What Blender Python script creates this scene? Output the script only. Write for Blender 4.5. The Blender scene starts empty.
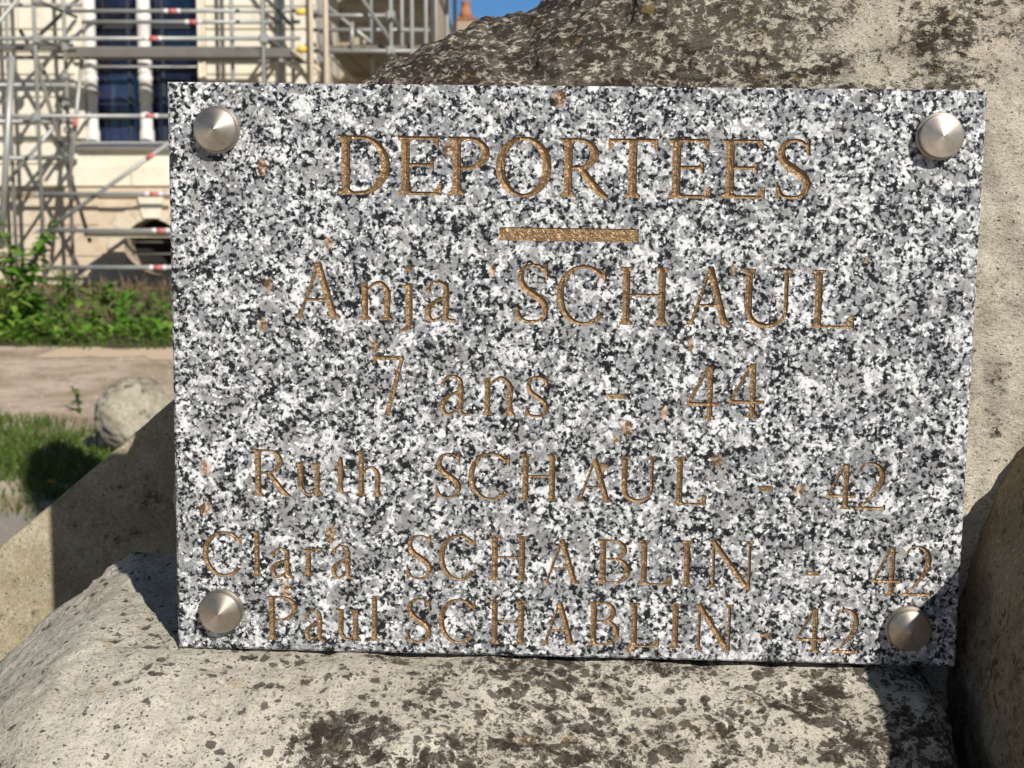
import bpy, bmesh, math, random
from mathutils import Vector, Matrix, noise, geometry, Euler, kdtree
R = math.radians
random.seed(7)
S = bpy.context.scene
COL = S.collection

# ------------------------------------------------------------------ camera
FPX, CX, CY, PITCH, CAMZ = 1450.0, 512.0, 384.0, R(7.24), 1.0
cd = bpy.data.cameras.new("camera"); cam = bpy.data.objects.new("camera", cd); COL.objects.link(cam)
cam.location = (0, 0, CAMZ); cam.rotation_euler = (R(90) - PITCH, 0, 0)
cd.sensor_width = 36; cd.lens = FPX / 1024 * 36
cd.clip_start = 0.02; cd.clip_end = 5000
cd.dof.use_dof = True; cd.dof.focus_distance = 0.728; cd.dof.aperture_fstop = 26
S.camera = cam

# ------------------------------------------------------------------ sky + sun
SUN = Vector((0.50, -1.0, 0.70)).normalized()          # direction towards the sun
w = bpy.data.worlds.new("World"); S.world = w; w.use_nodes = True
nt = w.node_tree; bg = nt.nodes["Background"]
sky = nt.nodes.new("ShaderNodeTexSky"); sky.sky_type = 'NISHITA'; sky.sun_disc = False
sky.sun_elevation = math.asin(SUN.z); sky.sun_rotation = math.atan2(SUN.x, SUN.y)
sky.altitude = 1500; sky.air_density = 1.0; sky.dust_density = 0.0; sky.ozone_density = 2.5
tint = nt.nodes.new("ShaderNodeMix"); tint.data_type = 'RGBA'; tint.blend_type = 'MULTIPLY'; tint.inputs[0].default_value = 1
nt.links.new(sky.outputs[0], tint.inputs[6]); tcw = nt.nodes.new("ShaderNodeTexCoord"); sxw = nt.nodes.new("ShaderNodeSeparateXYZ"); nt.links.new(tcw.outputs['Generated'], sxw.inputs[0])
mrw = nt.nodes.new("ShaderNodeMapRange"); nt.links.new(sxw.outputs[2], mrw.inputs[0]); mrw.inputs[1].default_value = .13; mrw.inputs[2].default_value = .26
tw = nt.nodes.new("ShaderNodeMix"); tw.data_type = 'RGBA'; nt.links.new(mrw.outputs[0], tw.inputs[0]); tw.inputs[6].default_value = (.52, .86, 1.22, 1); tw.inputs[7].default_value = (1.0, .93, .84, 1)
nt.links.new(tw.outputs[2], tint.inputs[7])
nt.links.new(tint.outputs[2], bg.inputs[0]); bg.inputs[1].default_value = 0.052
sl = bpy.data.lights.new("sun", 'SUN'); sl.energy = 4.8; sl.angle = R(0.53); sl.color = (1.0, 0.94, 0.85)
so = bpy.data.objects.new("sun", sl); COL.objects.link(so)
so.rotation_euler = SUN.to_track_quat('Z', 'Y').to_euler(); so.location = (3, -6, 5)
S.view_settings.view_transform = 'Standard'; S.view_settings.look = 'None'
S.view_settings.exposure = 0.12; S.view_settings.gamma = 1; S.view_settings.use_curve_mapping = False

# ------------------------------------------------------------------ helpers
FW = Vector((0, math.cos(PITCH), -math.sin(PITCH))); UP = Vector((0, math.sin(PITCH), math.cos(PITCH)))
def ray(px, py): return Vector(((px - CX) / FPX, 0, 0)) + UP * ((CY - py) / FPX) + FW
CAM = Vector((0, 0, CAMZ))
def P(px, py, Y):
    d = ray(px, py); return CAM + d * (Y / d.y)
def G(px, py, z=0.0):
    d = ray(px, py); return CAM + d * ((z - CAMZ) / d.z)
def fbm(p, o=4): return noise.fractal(p, 1.0, 2.1, o)
def rnd(a, b): return random.uniform(a, b)

def base_of(o):
    v = Vector((0, 0, 0))
    while o: v += o.location; o = o.parent
    return v
def obj(name, bm, m, parent=None, at=None, smooth=False, local=False, label=None):
    """one mesh object; verts are in world coords and shifted to the parent's base unless local"""
    off = Vector((0, 0, 0))
    if not local:
        off = base_of(parent) if parent else Vector(at or (0, 0, 0))
        bmesh.ops.translate(bm, vec=-off, verts=bm.verts)
    me = bpy.data.meshes.new(name); bm.to_mesh(me); bm.free()
    for mm in (m if isinstance(m, (list, tuple)) else [m]): me.materials.append(mm)
    if smooth:
        me.polygons.foreach_set('use_smooth', [True] * len(me.polygons))
    o = bpy.data.objects.new(name, me); COL.objects.link(o)
    if parent: o.parent = parent
    elif at is not None: o.location = at
    if label: o['label'] = label
    return o
def tag(o, label, cat, group=None):
    o['label'] = label; o['category'] = cat
    if group: o['group'] = group
    return o
def thing(name, loc, label, cat, group=None):
    o = bpy.data.objects.new(name, None); COL.objects.link(o); o.location = loc; o.empty_display_size = .05
    return tag(o, label, cat, group)
def structure(o): o['kind'] = 'structure'; return o
def stuff(o): o['kind'] = 'stuff'; return o

def box(bm, x0, x1, y0, y1, z0, z1, bev=0):
    g = bmesh.ops.create_cube(bm, size=1.0)
    vs = g['verts']
    for v in vs:
        v.co = Vector((x0 + (v.co.x + .5) * (x1 - x0), y0 + (v.co.y + .5) * (y1 - y0), z0 + (v.co.z + .5) * (z1 - z0)))
    if bev:
        es = list({e for v in vs for e in v.link_edges})
        bmesh.ops.bevel(bm, geom=es, offset=bev, segments=1, affect='EDGES')
def tube(bm, p0, p1, r, n=8, r1=None):
    p0, p1 = Vector(p0), Vector(p1); d = p1 - p0
    q = d.to_track_quat('Z', 'Y'); r1 = r if r1 is None else r1
    a = [bm.verts.new(p0 + q @ Vector((r * math.cos(t), r * math.sin(t), 0))) for t in [2 * math.pi * i / n for i in range(n)]]
    b = [bm.verts.new(p1 + q @ Vector((r1 * math.cos(t), r1 * math.sin(t), 0))) for t in [2 * math.pi * i / n for i in range(n)]]
    for i in range(n):
        f = bm.faces.new((a[i], a[(i + 1) % n], b[(i + 1) % n], b[i])); f.smooth = True
    bm.faces.new(a[::-1]); bm.faces.new(b)
def lathe(bm, prof, n=48, axis_origin=(0, 0, 0), sharp=True):
    """profile of (radius, z) revolved round local z"""
    o = Vector(axis_origin); rings = []
    for r, z in prof:
        if r < 1e-7: rings.append([bm.verts.new(o + Vector((0, 0, z)))])
        else: rings.append([bm.verts.new(o + Vector((r * math.cos(2 * math.pi * i / n), r * math.sin(2 * math.pi * i / n), z))) for i in range(n)])
    for A, B in zip(rings, rings[1:]):
        for i in range(n):
            j = (i + 1) % n
            if len(A) == 1 and len(B) == 1: continue
            if len(A) == 1: bm.faces.new((A[0], B[j], B[i])) if False else bm.faces.new((A[0], B[i], B[j]))
            elif len(B) == 1: bm.faces.new((A[i], A[j], B[0]))
            else: bm.faces.new((A[i], A[j], B[j], B[i]))
    bmesh.ops.recalc_face_normals(bm, faces=bm.faces)

# ------------------------------------------------------------------ node helpers
class NT:
    def __init__(s, name):
        s.m = bpy.data.materials.new(name); s.m.use_nodes = True; s.t = s.m.node_tree
        s.b = s.t.nodes["Principled BSDF"]; s._co = {}
    def n(s, typ, **k):
        nd = s.t.nodes.new('ShaderNode' + typ)
        for a, v in k.items(): setattr(nd, a, v)
        return nd
    def L(s, a, b): s.t.links.new(a, b)
    def set(s, inp, v):
        if isinstance(v, bpy.types.NodeSocket): s.L(v, inp)
        else: inp.default_value = v
    def obj(s):
        if 'o' not in s._co: s._co['o'] = s.n('TexCoord').outputs['Object']
        return s._co['o']
    def noise(s, scale, detail=4, rough=.55, co=None, col=False, dist=0):
        nd = s.n('TexNoise'); s.L(co or s.obj(), nd.inputs['Vector'])
        nd.inputs['Scale'].default_value = scale; nd.inputs['Detail'].default_value = detail; nd.inputs['Roughness'].default_value = rough
        nd.inputs['Distortion'].default_value = dist
        return nd.outputs['Color' if col else 'Fac']
    def vor(s, scale, co=None, feature='F1', out='Color', rand=1.0):
        nd = s.n('TexVoronoi', feature=feature); s.L(co or s.obj(), nd.inputs['Vector'])
        nd.inputs['Scale'].default_value = scale; nd.inputs['Randomness'].default_value = rand
        return nd.outputs[out]
    def math(s, op, a, b=0.0, clamp=False):
        nd = s.n('Math', operation=op, use_clamp=clamp); s.set(nd.inputs[0], a); s.set(nd.inputs[1], b); return nd.outputs[0]
    def ramp(s, f, stops, mode='LINEAR'):
        nd = s.n('ValToRGB'); s.L(f, nd.inputs[0]); cr = nd.color_ramp; cr.interpolation = mode
        while len(cr.elements) < len(stops): cr.elements.new(0.5)
        for e, (p, c) in zip(cr.elements, stops):
            e.position = p; e.color = (c, c, c, 1) if isinstance(c, (int, float)) else (*c, 1)
        return nd.outputs[0]
    def step(s, f, lo, hi):
        nd = s.n('MapRange'); s.set(nd.inputs[0], f); s.set(nd.inputs[1], lo); s.set(nd.inputs[2], hi); nd.interpolation_type = 'SMOOTHSTEP'
        return nd.outputs[0]
    def mix(s, f, a, b, mode='MIX'):
        nd = s.n('Mix', data_type='RGBA', blend_type=mode); s.set(nd.inputs[0], f)
        for i, v in ((6, a), (7, b)):
            s.set(nd.inputs[i], v if isinstance(v, bpy.types.NodeSocket) else ((v, v, v, 1) if isinstance(v, (int, float)) else (*v, 1)))
        return nd.outputs[2]
    def warp(s, scale, amp, detail=2, co=None):
        """object coords pushed about by noise"""
        c = s.noise(scale, detail, co=co, col=True)
        a = s.n('VectorMath', operation='SUBTRACT'); s.L(c, a.inputs[0]); a.inputs[1].default_value = (.5, .5, .5)
        b = s.n('VectorMath', operation='SCALE'); s.L(a.outputs[0], b.inputs[0]); b.inputs['Scale'].default_value = amp
        d = s.n('VectorMath', operation='ADD'); s.L(co or s.obj(), d.inputs[0]); s.L(b.outputs[0], d.inputs[1])
        return d.outputs[0]
    def val(s, c):
        nd = s.n('SeparateColor'); s.L(c, nd.inputs[0]); return nd.outputs[0]
    def bump(s, h, strength=.5, dist=.001):
        nd = s.n('Bump'); s.L(h, nd.inputs['Height']); nd.inputs['Strength'].default_value = strength; nd.inputs['Distance'].default_value = dist
        s.L(nd.outputs[0], s.b.inputs['Normal'])
    def done(s, col, rough=.8, metal=0.0, spec=.5):
        s.set(s.b.inputs['Base Color'], col if isinstance(col, bpy.types.NodeSocket) else (*col, 1))
        s.set(s.b.inputs['Roughness'], rough); s.b.inputs['Metallic'].default_value = metal
        s.b.inputs['Specular IOR Level'].default_value = spec
        return s.m
def plain(name, c, rough=.7, metal=0.0, var=.25, scale=30, bump=0):
    m = NT(name); f = m.noise(scale, 5)
    col = m.mix(f, tuple(x * (1 - var) for x in c), tuple(min(1, x * (1 + var)) for x in c))
    if bump: m.bump(m.noise(scale * 4, 4), .5, bump)
    return m.done(col, rough, metal)

# ------------------------------------------------------------------ materials
STAINS = [(560, 98, 7, 9), (262, 167, 6, 9), (448, 149, 5, 9), (268, 286, 5, 9), (263, 324, 6, 7), (329, 243, 5, 7), (375, 346, 5, 9),
          (627, 428, 7, 9), (717, 461, 8, 7), (690, 345, 3, 9), (664, 413, 5, 8), (206, 468, 6, 9), (205, 509, 8, 7), (331, 535, 6, 12),
          (286, 590, 6, 12), (866, 259, 3, 4), (604, 467, 5, 6), (734, 270, 4, 7), (800, 490, 6, 6), (492, 271, 4, 8), (616, 440, 4, 6), (629, 650, 7, 5)]
def granite_mat(stains):
    m = NT("polished_granite")
    co = m.warp(475, .0018, 4); co2 = m.warp(192, .0045, 5)
    fine = m.noise(588, 5, .7, co=co); mid = m.noise(260, 5, .65)
    a = m.val(m.vor(531, co))
    v = m.math('ADD', m.math('MULTIPLY', a, .34), m.math('ADD', m.math('MULTIPLY', fine, .55), m.math('MULTIPLY', mid, .75)))
    base = m.ramp(v, [(.54, .75), (.67, .63), (.77, .49), (.86, .35), (.96, .20)])
    # milky feldspar patches
    f1 = m.math('ADD', m.math('MULTIPLY', m.val(m.vor(141, co2)), .45), m.noise(85, 4, .6))
    base = m.mix(m.math('MULTIPLY', m.step(f1, .76, .87), .80), base, m.mix(fine, (.62, .62, .62), (.90, .90, .89)))
    # smoky quartz, translucent grey patches
    q = m.math('ADD', m.math('MULTIPLY', m.val(m.vor(192, co2)), .45), m.noise(54, 4, .6))
    qm = m.step(q, .76, .84)
    base = m.mix(m.math('MULTIPLY', qm, .78), base, m.mix(m.step(mid, .38, .62), (.115, .12, .13), (.36, .36, .365)))
    q2 = m.step(m.math('ADD', m.math('MULTIPLY', m.val(m.vor(113, co2)), 1.0), m.math('MULTIPLY', mid, .12)), .955, .985)
    base = m.mix(m.math('MULTIPLY', q2, .72), base, m.mix(fine, (.17, .165, .155), (.33, .32, .30)))
    # black mica: small ragged grains strung together in clusters
    bn = m.noise(339, 4, .62, co=co); b = m.val(m.vor(531, co)); bc = m.noise(79, 4, .6)
    sc = m.math('ADD', m.math('ADD', m.math('MULTIPLY', bn, 1.0), m.math('MULTIPLY', b, .16)), m.math('MULTIPLY', bc, .55))
    bm_ = m.step(sc, .872, .950)
    dk = m.mix(m.val(m.vor(475, co)), (.003, .0035, .005), (.012, .0135, .018))
    base = m.mix(m.math('MULTIPLY', m.step(sc, .80, .89), .55), base, (.13, .138, .152))
    base = m.mix(m.math('MULTIPLY', bm_, .97), base, dk)
    b3 = m.step(m.val(m.vor(633, co)), .935, .945)
    base = m.mix(m.math('MULTIPLY', b3, .85), base, (.015, .016, .022))
    sp = m.step(m.val(m.vor(859, co)), .965, .975)
    base = m.mix(m.math('MULTIPLY', sp, .7), base, (.92, .92, .92))
    base = m.mix(1.0, base, (.965, .985, 1.01), 'MULTIPLY')
    # rusty stains of fixed position
    tot = None
    wc = m.warp(300, .004, 3)
    for (u, v, rx, rz) in stains:
        d = m.n('VectorMath', operation='SUBTRACT'); m.L(wc, d.inputs[0]); d.inputs[1].default_value = (u, 0, v)
        e = m.n('VectorMath', operation='MULTIPLY'); m.L(d.outputs[0], e.inputs[0]); e.inputs[1].default_value = (1 / rx, 0, 1 / rz)
        l = m.n('VectorMath', operation='LENGTH'); m.L(e.outputs[0], l.inputs[0])
        k = m.step(l.outputs['Value'], 1.15, .45)
        tot = k if tot is None else m.math('MAXIMUM', tot, k)
    base = m.mix(m.math('MULTIPLY', tot, .5), base, m.mix(1.0, base, (.95, .55, .22), 'MULTIPLY'))
    base = m.mix(m.math('MULTIPLY', tot, .30), base, (.34, .20, .09))
    m.bump(m.math('ADD', m.math('MULTIPLY', bm_, -.4), m.noise(900, 2)), .16, .0004)
    return m.done(base, .26, 0, .25)

def rock_mat(name, base=(.52, .465, .365), lo=(.34, .30, .225), lich=(.034, .026, .020), spots=.5, grime=.45, grain=1.0, white=.5, spot_scale=170, streak=1.0, bumpd=.004, gain=.55):
    m = NT(name)
    at = m.n('Attribute', attribute_name='lichen').outputs['Fac']
    mp = m.n('Mapping'); m.L(m.obj(), mp.inputs[0]); mp.inputs['Scale'].default_value = (1, 1, streak)
    oc = mp.outputs[0]
    a5 = m.math('SUBTRACT', at, .5)
    w1 = m.warp(130, .0075, 5, co=oc)
    col = m.mix(m.step(m.noise(16, 7, .62, co=oc), .36, .62), lo, base)
    col = m.mix(m.math('MULTIPLY', m.step(m.noise(60, 7, .7, co=oc), .48, .64), white), col, (.70, .665, .575))
    # coarse weathered grain
    g = m.noise(420, 6, .78, co=oc); g2 = m.noise(900, 4, .75, co=oc)
    col = m.mix(m.math('MULTIPLY', m.step(g, .48, .37), .70 * grain), col, (.15, .125, .09))
    col = m.mix(m.math('MULTIPLY', m.step(g, .53, .64), .70 * grain), col, (.74, .705, .62))
    col = m.mix(m.math('MULTIPLY', m.step(g2, .57, .63), .65 * grain), col, (.10, .085, .065))
    # grey-black crust in ragged patches, broken by the grain
    cl = m.noise(30, 9, .74, co=w1)
    thr = m.math('ADD', m.math('ADD', m.math('MULTIPLY', g, .55), m.math('MULTIPLY', cl, .95)), m.math('MULTIPLY', a5, .55))
    gm = m.step(thr, .86 - .16 * grime, .93 - .16 * grime)
    hole = m.step(m.math('ADD', m.math('MULTIPLY', m.noise(190, 7, .75, co=w1), 1.0), m.math('MULTIPLY', m.math('SUBTRACT', at, .5), .085)), .455, .53)
    gm = m.math('MULTIPLY', gm, hole)
    col = m.mix(m.math('MULTIPLY', gm, .88), col, m.mix(m.step(g2, .42, .64), (.028, .022, .017), (.105, .088, .068)))
    # brown lichen thalli, merging
    gj = m.math('MULTIPLY', m.math('ADD', m.math('SUBTRACT', g, .5), m.math('SUBTRACT', m.noise(200, 5, .7, co=oc), .5)), 1.25)
    cn = m.noise(15, 5, .6, co=oc)
    for k, (sc, th, cw) in enumerate(((1, .64, 2.4), (2.1, .74, 1.6), (.55, .86, 2.4))):
        d1 = m.vor(spot_scale * sc, w1, out='Distance'); c1 = m.val(m.vor(spot_scale * sc, w1))
        size = m.math('ADD', m.math('MULTIPLY', m.math('SUBTRACT', cn, .47), cw * (.6 if gain > .6 else 1)), m.math('MULTIPLY', a5, gain))
        size = m.math('ADD', size, m.math('MULTIPLY', m.math('SUBTRACT', c1, th - .15 * spots), 1.2))
        sm = m.step(m.math('ADD', m.math('SUBTRACT', size, d1), gj), -.10, .03)
        lc = m.mix(m.noise(160, 5, .7, co=oc), lich, tuple(x * 1.8 for x in lich))
        if gain < .6: sm = m.math('MULTIPLY', sm, m.math('ADD', .25, m.math('MULTIPLY', hole, .75)))
        col = m.mix(m.math('MULTIPLY', sm, (.82, .72, .88)[k]), col, lc)
    pv = m.vor(330, m.warp(500, .002, 2, co=oc), out='Distance'); pit = m.math('MULTIPLY', m.step(pv, .30, .14), m.step(m.val(m.vor(330, m.warp(500, .002, 2, co=oc))), .80, .84))
    col = m.mix(m.math('MULTIPLY', pit, .75), col, (.045, .035, .025))
    oc_ = m.step(m.noise(75, 3, .5, co=w1), .66, .73)
    col = m.mix(m.math('MULTIPLY', oc_, .45), col, (.42, .29, .12))
    h = m.math('ADD', m.math('MULTIPLY', m.noise(200, 8, .75, co=oc), 1.0), m.math('MULTIPLY', g, .6))
    h = m.math('SUBTRACT', h, m.math('MULTIPLY', pit, .5))
    m.bump(h, .9, bumpd * .6)
    return m.done(col, .95, 0, .15)

M = {}
M['gold'] = NT("gilded_inscription")
_m = M['gold']; _h = _m.noise(430, 3, .6, dist=.6); _p = _m.noise(70, 4)
_c = _m.mix(_h, (.10, .06, .028), (.46, .315, .175)); _c = _m.mix(_m.step(_p, .52, .72), _c, (.24, .17, .10))
_m.bump(_h, 1.0, .0016); M['gold'] = _m.done(_c, .42, .60)
_m = NT("brushed_steel"); _f = _m.noise(260, 3)
_tn = _m.n('Tangent', direction_type='RADIAL', axis='Z'); _m.L(_tn.outputs[0], _m.b.inputs['Tangent'])
_m.b.inputs['Anisotropic'].default_value = .55; _m.b.inputs['Anisotropic Rotation'].default_value = .25
_sc = _m.n('TexWave', wave_type='RINGS', rings_direction='Z'); _m.L(_m.obj(), _sc.inputs[0]); _sc.inputs['Scale'].default_value = 900; _sc.inputs['Distortion'].default_value = .4
_m.bump(_sc.outputs['Fac'], .06, .0002)
_col = _m.mix(_f, (.38, .335, .28), (.55, .50, .43))
_col = _m.mix(_m.math('MULTIPLY', _m.step(_m.noise(300, 5, .7), .56, .68), .45), _col, (.22, .17, .12))
M['steel'] = _m.done(_col, _m.mix(_m.noise(120, 4), .36, .56), 1.0)
M['rock'] = rock_mat("lichened_boulder", base=(.65, .595, .495), lo=(.49, .44, .355), streak=1.5, spots=.45, grime=.75, spot_scale=120)
M['base_stone'] = rock_mat("spotted_limestone", base=(.74, .69, .59), lo=(.58, .53, .44), spots=.85, grime=.30, spot_scale=170, white=.6, gain=1.0)
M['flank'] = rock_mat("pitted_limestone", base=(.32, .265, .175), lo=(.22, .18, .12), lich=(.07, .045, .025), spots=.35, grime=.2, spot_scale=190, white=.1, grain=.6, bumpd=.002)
M['wedge'] = rock_mat("pitted_yellow_limestone", base=(.44, .385, .26), lo=(.31, .265, .17), lich=(.07, .05, .03), spots=.2, grime=.15, spot_scale=120, white=.15, grain=.6, bumpd=.002)
M['ball'] = rock_mat("weathered_ball_stone", base=(.50, .455, .35), lo=(.36, .32, .24), spots=.1, grime=.25, spot_scale=45, grain=.4, bumpd=.006)
M['tube'] = plain("galvanised_tube", (.36, .37, .355), .45, .35, .35, 6)
M['tube_dark'] = plain("weathered_tube", (.16, .155, .14), .6, .3, .3, 6)
M['timber'] = plain("pale_timber", (.62, .52, .40), .8, 0, .2, 8)
M['deck'] = plain("scaffold_board", (.17, .15, .115), .8, 0, .3, 5)
M['deck_pale'] = plain("pale_scaffold_board", (.60, .53, .38), .8, 0, .15, 5)
M['red'] = plain("red_band", (.56, .16, .16), .6, 0, .1); M['white'] = plain("white_band", (.75, .74, .72), .6, 0, .08)
M['yellow'] = plain("yellow_cap", (.75, .55, .10), .6, 0, .1)
M['paint'] = plain("white_painted_wood", (.74, .72, .69), .5, 0, .06, 3)
M['glass'] = NT("dark_window_glass"); _g = M['glass']; M['glass'] = _g.done(_g.mix(_g.step(_g.noise(1.7, 3), .42, .60), (.006, .008, .016), (.022, .034, .085)), .06, 0, .8)  # bluish patches put uneven reflections into the pane's own colour
M['dark'] = plain("dark_void", (.014, .013, .012), .9)
def stone_wall(name, a, b, dirt):
    m = NT(name); c = m.mix(m.step(m.noise(1.6, 5, .6), .35, .65), a, b)
    c = m.mix(m.math('MULTIPLY', m.step(m.noise(4, 8, .7), .48, .68), .75), c, dirt)
    c = m.mix(m.math('MULTIPLY', m.noise(60, 4), .18), c, dirt)
    m.bump(m.noise(40, 5), .35, .01); return m.done(c, .9, 0, .2)
M['ashlar'] = stone_wall("cream_ashlar", (.71, .66, .545), (.76, .72, .615), (.60, .54, .425))
M['plinth'] = stone_wall("pinkish_plinth_stone", (.58, .48, .36), (.66, .58, .45), (.45, .34, .24))
M['wing'] = stone_wall("grey_wing_stone", (.40, .34, .25), (.52, .45, .33), (.24, .2, .15))
def brick_mat():
    m = NT("old_brick"); b = m.n('TexBrick'); m.L(m.obj(), b.inputs[0]); b.inputs['Scale'].default_value = 5
    b.inputs['Color1'].default_value = (.33, .12, .06, 1); b.inputs['Color2'].default_value = (.25, .10, .055, 1); b.inputs['Mortar'].default_value = (.35, .28, .2, 1)
    return m.done(b.outputs[0], .9)
M['brick'] = brick_mat(); M['terracotta'] = plain("terracotta", (.38, .16, .075), .85, 0, .2, 12)
M['roof'] = plain("slate_roof", (.07, .075, .085), .7, 0, .3, 6)
def leaf_mat(name, a, b):
    m = NT(name); c = m.mix(m.noise(9, 3), a, b); m.b.inputs['Transmission Weight'].default_value = 0
    t = m.n('BsdfTranslucent'); m.set(t.inputs[0], c); mx = m.n('MixShader'); mx.inputs[0].default_value = .3
    out = m.t.nodes['Material Output']; m.done(c, .55, 0, .3)
    m.L(m.b.outputs[0], mx.inputs[1]); m.L(t.outputs[0], mx.inputs[2]); m.L(mx.outputs[0], out.inputs[0]); return m.m
M['leaf'] = leaf_mat("weed_leaf", (.070, .21, .015), (.165, .34, .04)); M['leaf_dark'] = leaf_mat("dark_leaf", (.045, .10, .018), (.09, .17, .03))
M['leaf_lime'] = leaf_mat("lime_leaf", (.20, .33, .05), (.30, .42, .09))
M['stalk'] = plain("stalk", (.13, .16, .05), .7); M['dry'] = plain("dry_stalk", (.27, .19, .10), .9, 0, .55, 3)
M['petal_white'] = plain("white_petal", (.75, .75, .66), .7, 0, .05); M['petal_yellow'] = plain("yellow_petal", (.80, .42, .01), .7, 0, .1); M['petal_orange'] = plain("orange_petal", (.75, .30, .02), .7, 0, .1)
M['grass'] = leaf_mat("grass_blade", (.05, .105, .014), (.12, .19, .03))
def ground_mat():
    m = NT("dirt_ground"); mp = m.n('Mapping'); m.L(m.obj(), mp.inputs[0]); mp.inputs['Scale'].default_value = (2.0, 1.5, 1)
    o = mp.outputs[0]
    c = m.mix(m.step(m.noise(1.1, 6, .6, co=o), .36, .62), (.48, .37, .27), (.74, .62, .49))
    c = m.mix(m.math('MULTIPLY', m.step(m.noise(3.5, 8, .72, co=o), .47, .66), .6), c, (.27, .19, .125))
    c = m.mix(m.math('MULTIPLY', m.step(m.vor(22, out='Distance'), .22, .05), .5), c, (.66, .60, .52))
    m.bump(m.noise(35, 6, .7), .8, .03); return m.done(c, .95, 0, .2)
M['ground'] = ground_mat()
M['gravel'] = plain("grey_gravel", (.36, .32, .28), .95, 0, .45, 60, .02); M['sandy'] = plain("sandy_dirt", (.66, .51, .36), .95, 0, .2, 12, .01)
M['soil'] = plain("weedy_soil", (.10, .075, .045), .95, 0, .5, 14, .02)

# ------------------------------------------------------------------ ground, paths
def flat(name, pts, z, m):
    bm = bmesh.new(); bm.faces.new([bm.verts.new((x, y, z)) for x, y in pts]); bmesh.ops.recalc_face_normals(bm, faces=bm.faces)
    for f in bm.faces:
        if f.normal.z < 0: f.normal_flip()
    return structure(obj(name, bm, m))
flat('ground', [(-1500, -1500), (1500, -1500), (1500, 1500), (-1500, 1500)], 0, M['ground'])
def wob(x0, x1, y0, y1, n=40, a=.12):
    lo = [(x0 + (x1 - x0) * i / n, y0 + a * fbm(Vector((i * .45, y0, 0)))) for i in range(n + 1)]
    hi = [(x0 + (x1 - x0) * i / n, y1 + a * fbm(Vector((i * .45, y1, 3)))) for i in range(n + 1)]
    return lo + hi[::-1]
flat('gravel_path', wob(-7, 5, 3.2, 4.58, a=.08), .004, M['gravel'])
flat('sandy_path', wob(-3.05, 1.5, 9.15, 9.8, a=.30), .004, M['sandy'])
flat('planting_bed', wob(-9, 2, 9.9, 16.9, a=.15), .008, M['soil'])

def pebbles():
    bm = bmesh.new(); rr = random.Random(11)
    for _ in range(2600):
        y = 3.4 + 6.3 * rr.random() ** .8; x = rr.uniform(-5, 1.5)
        if 4.55 < y < 6.3 and rr.random() < .8: continue
        r = rr.uniform(.004, .011) * (1.8 if rr.random() < .03 else 1)
        g = bmesh.ops.create_icosphere(bm, subdivisions=1, radius=r)
        for v in g['verts']: v.co = Vector((v.co.x * rr.uniform(.8, 1.3) + x, v.co.y * rr.uniform(.8, 1.3) + y, v.co.z * .6 + r * .25))
    stuff(obj('pebbles', bm, plain("pebble", (.42, .345, .26), .95, 0, .45, 4)))
pebbles()

# ------------------------------------------------------------------ plaque
PLW, PLH, PLT = .40, .289, .025
pc = Vector((.02799, .72145, .91062))
prot = Euler((0, 0, 0)).to_matrix()
_a, _b, _c2 = R(-2.216), R(.66), R(.741)
prot = Matrix.Rotation(_a, 3, 'Z') @ Matrix.Rotation(_b, 3, 'X') @ Matrix.Rotation(_c2, 3, 'Y')
pbase = pc + prot @ Vector((0, 0, -PLH / 2))
plaque = thing('granite_plaque', pbase, "speckled grey granite memorial plaque with gilded engraved lettering and four steel studs", 'plaque')
plaque.rotation_euler = prot.to_euler()
pinv = prot.transposed()
def UV(px, py):
    d = pinv @ ray(px, py); o = pinv @ (CAM - pbase)
    t = -o.y / d.y; h = o + d * t
    return h.x, h.z
st_uv = []
for (px, py, rx, ry) in STAINS:
    u, v = UV(px, py); st_uv.append((u, v, rx * 1.05 / 2050, ry * 1.05 / 2050))
M['granite'] = granite_mat(st_uv)

# --- roman lettering: every glyph is a list of small polygons (quads along strokes), in units of its own box
def stroke(pts, ws):
    n = len(pts); L = []; Rr = []
    for i in range(n):
        a = pts[max(0, i - 1)]; b = pts[min(n - 1, i + 1)]
        dx, dy = b[0] - a[0], b[1] - a[1]; l = math.hypot(dx, dy) or 1
        nx, ny = -dy / l, dx / l; wd = ws[i] / 2
        L.append((pts[i][0] + nx * wd, pts[i][1] + ny * wd)); Rr.append((pts[i][0] - nx * wd, pts[i][1] - ny * wd))
    q = []
    for i in range(n - 1): q += [[L[i], pts[i], pts[i + 1], L[i + 1]], [pts[i], Rr[i], Rr[i + 1], pts[i + 1]]]
    return q
def line(a, b, w0, w1=None): return stroke([a, b], [w0, w0 if w1 is None else w1])
def arc(cx, cy, rx, ry, a0, a1, n=22):
    return [(cx + rx * math.cos(R(a0 + (a1 - a0) * i / n)), cy + ry * math.sin(R(a0 + (a1 - a0) * i / n))) for i in range(n + 1)]
def pen(pts, s, t, e=1.4):
    ws = []
    for i in range(len(pts)):
        a = pts[max(0, i - 1)]; b = pts[min(len(pts) - 1, i + 1)]
        l = math.hypot(b[0] - a[0], b[1] - a[1]) or 1
        ws.append(t + (s - t) * (abs(b[1] - a[1]) / l) ** e)
    return stroke(pts, ws)
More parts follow.
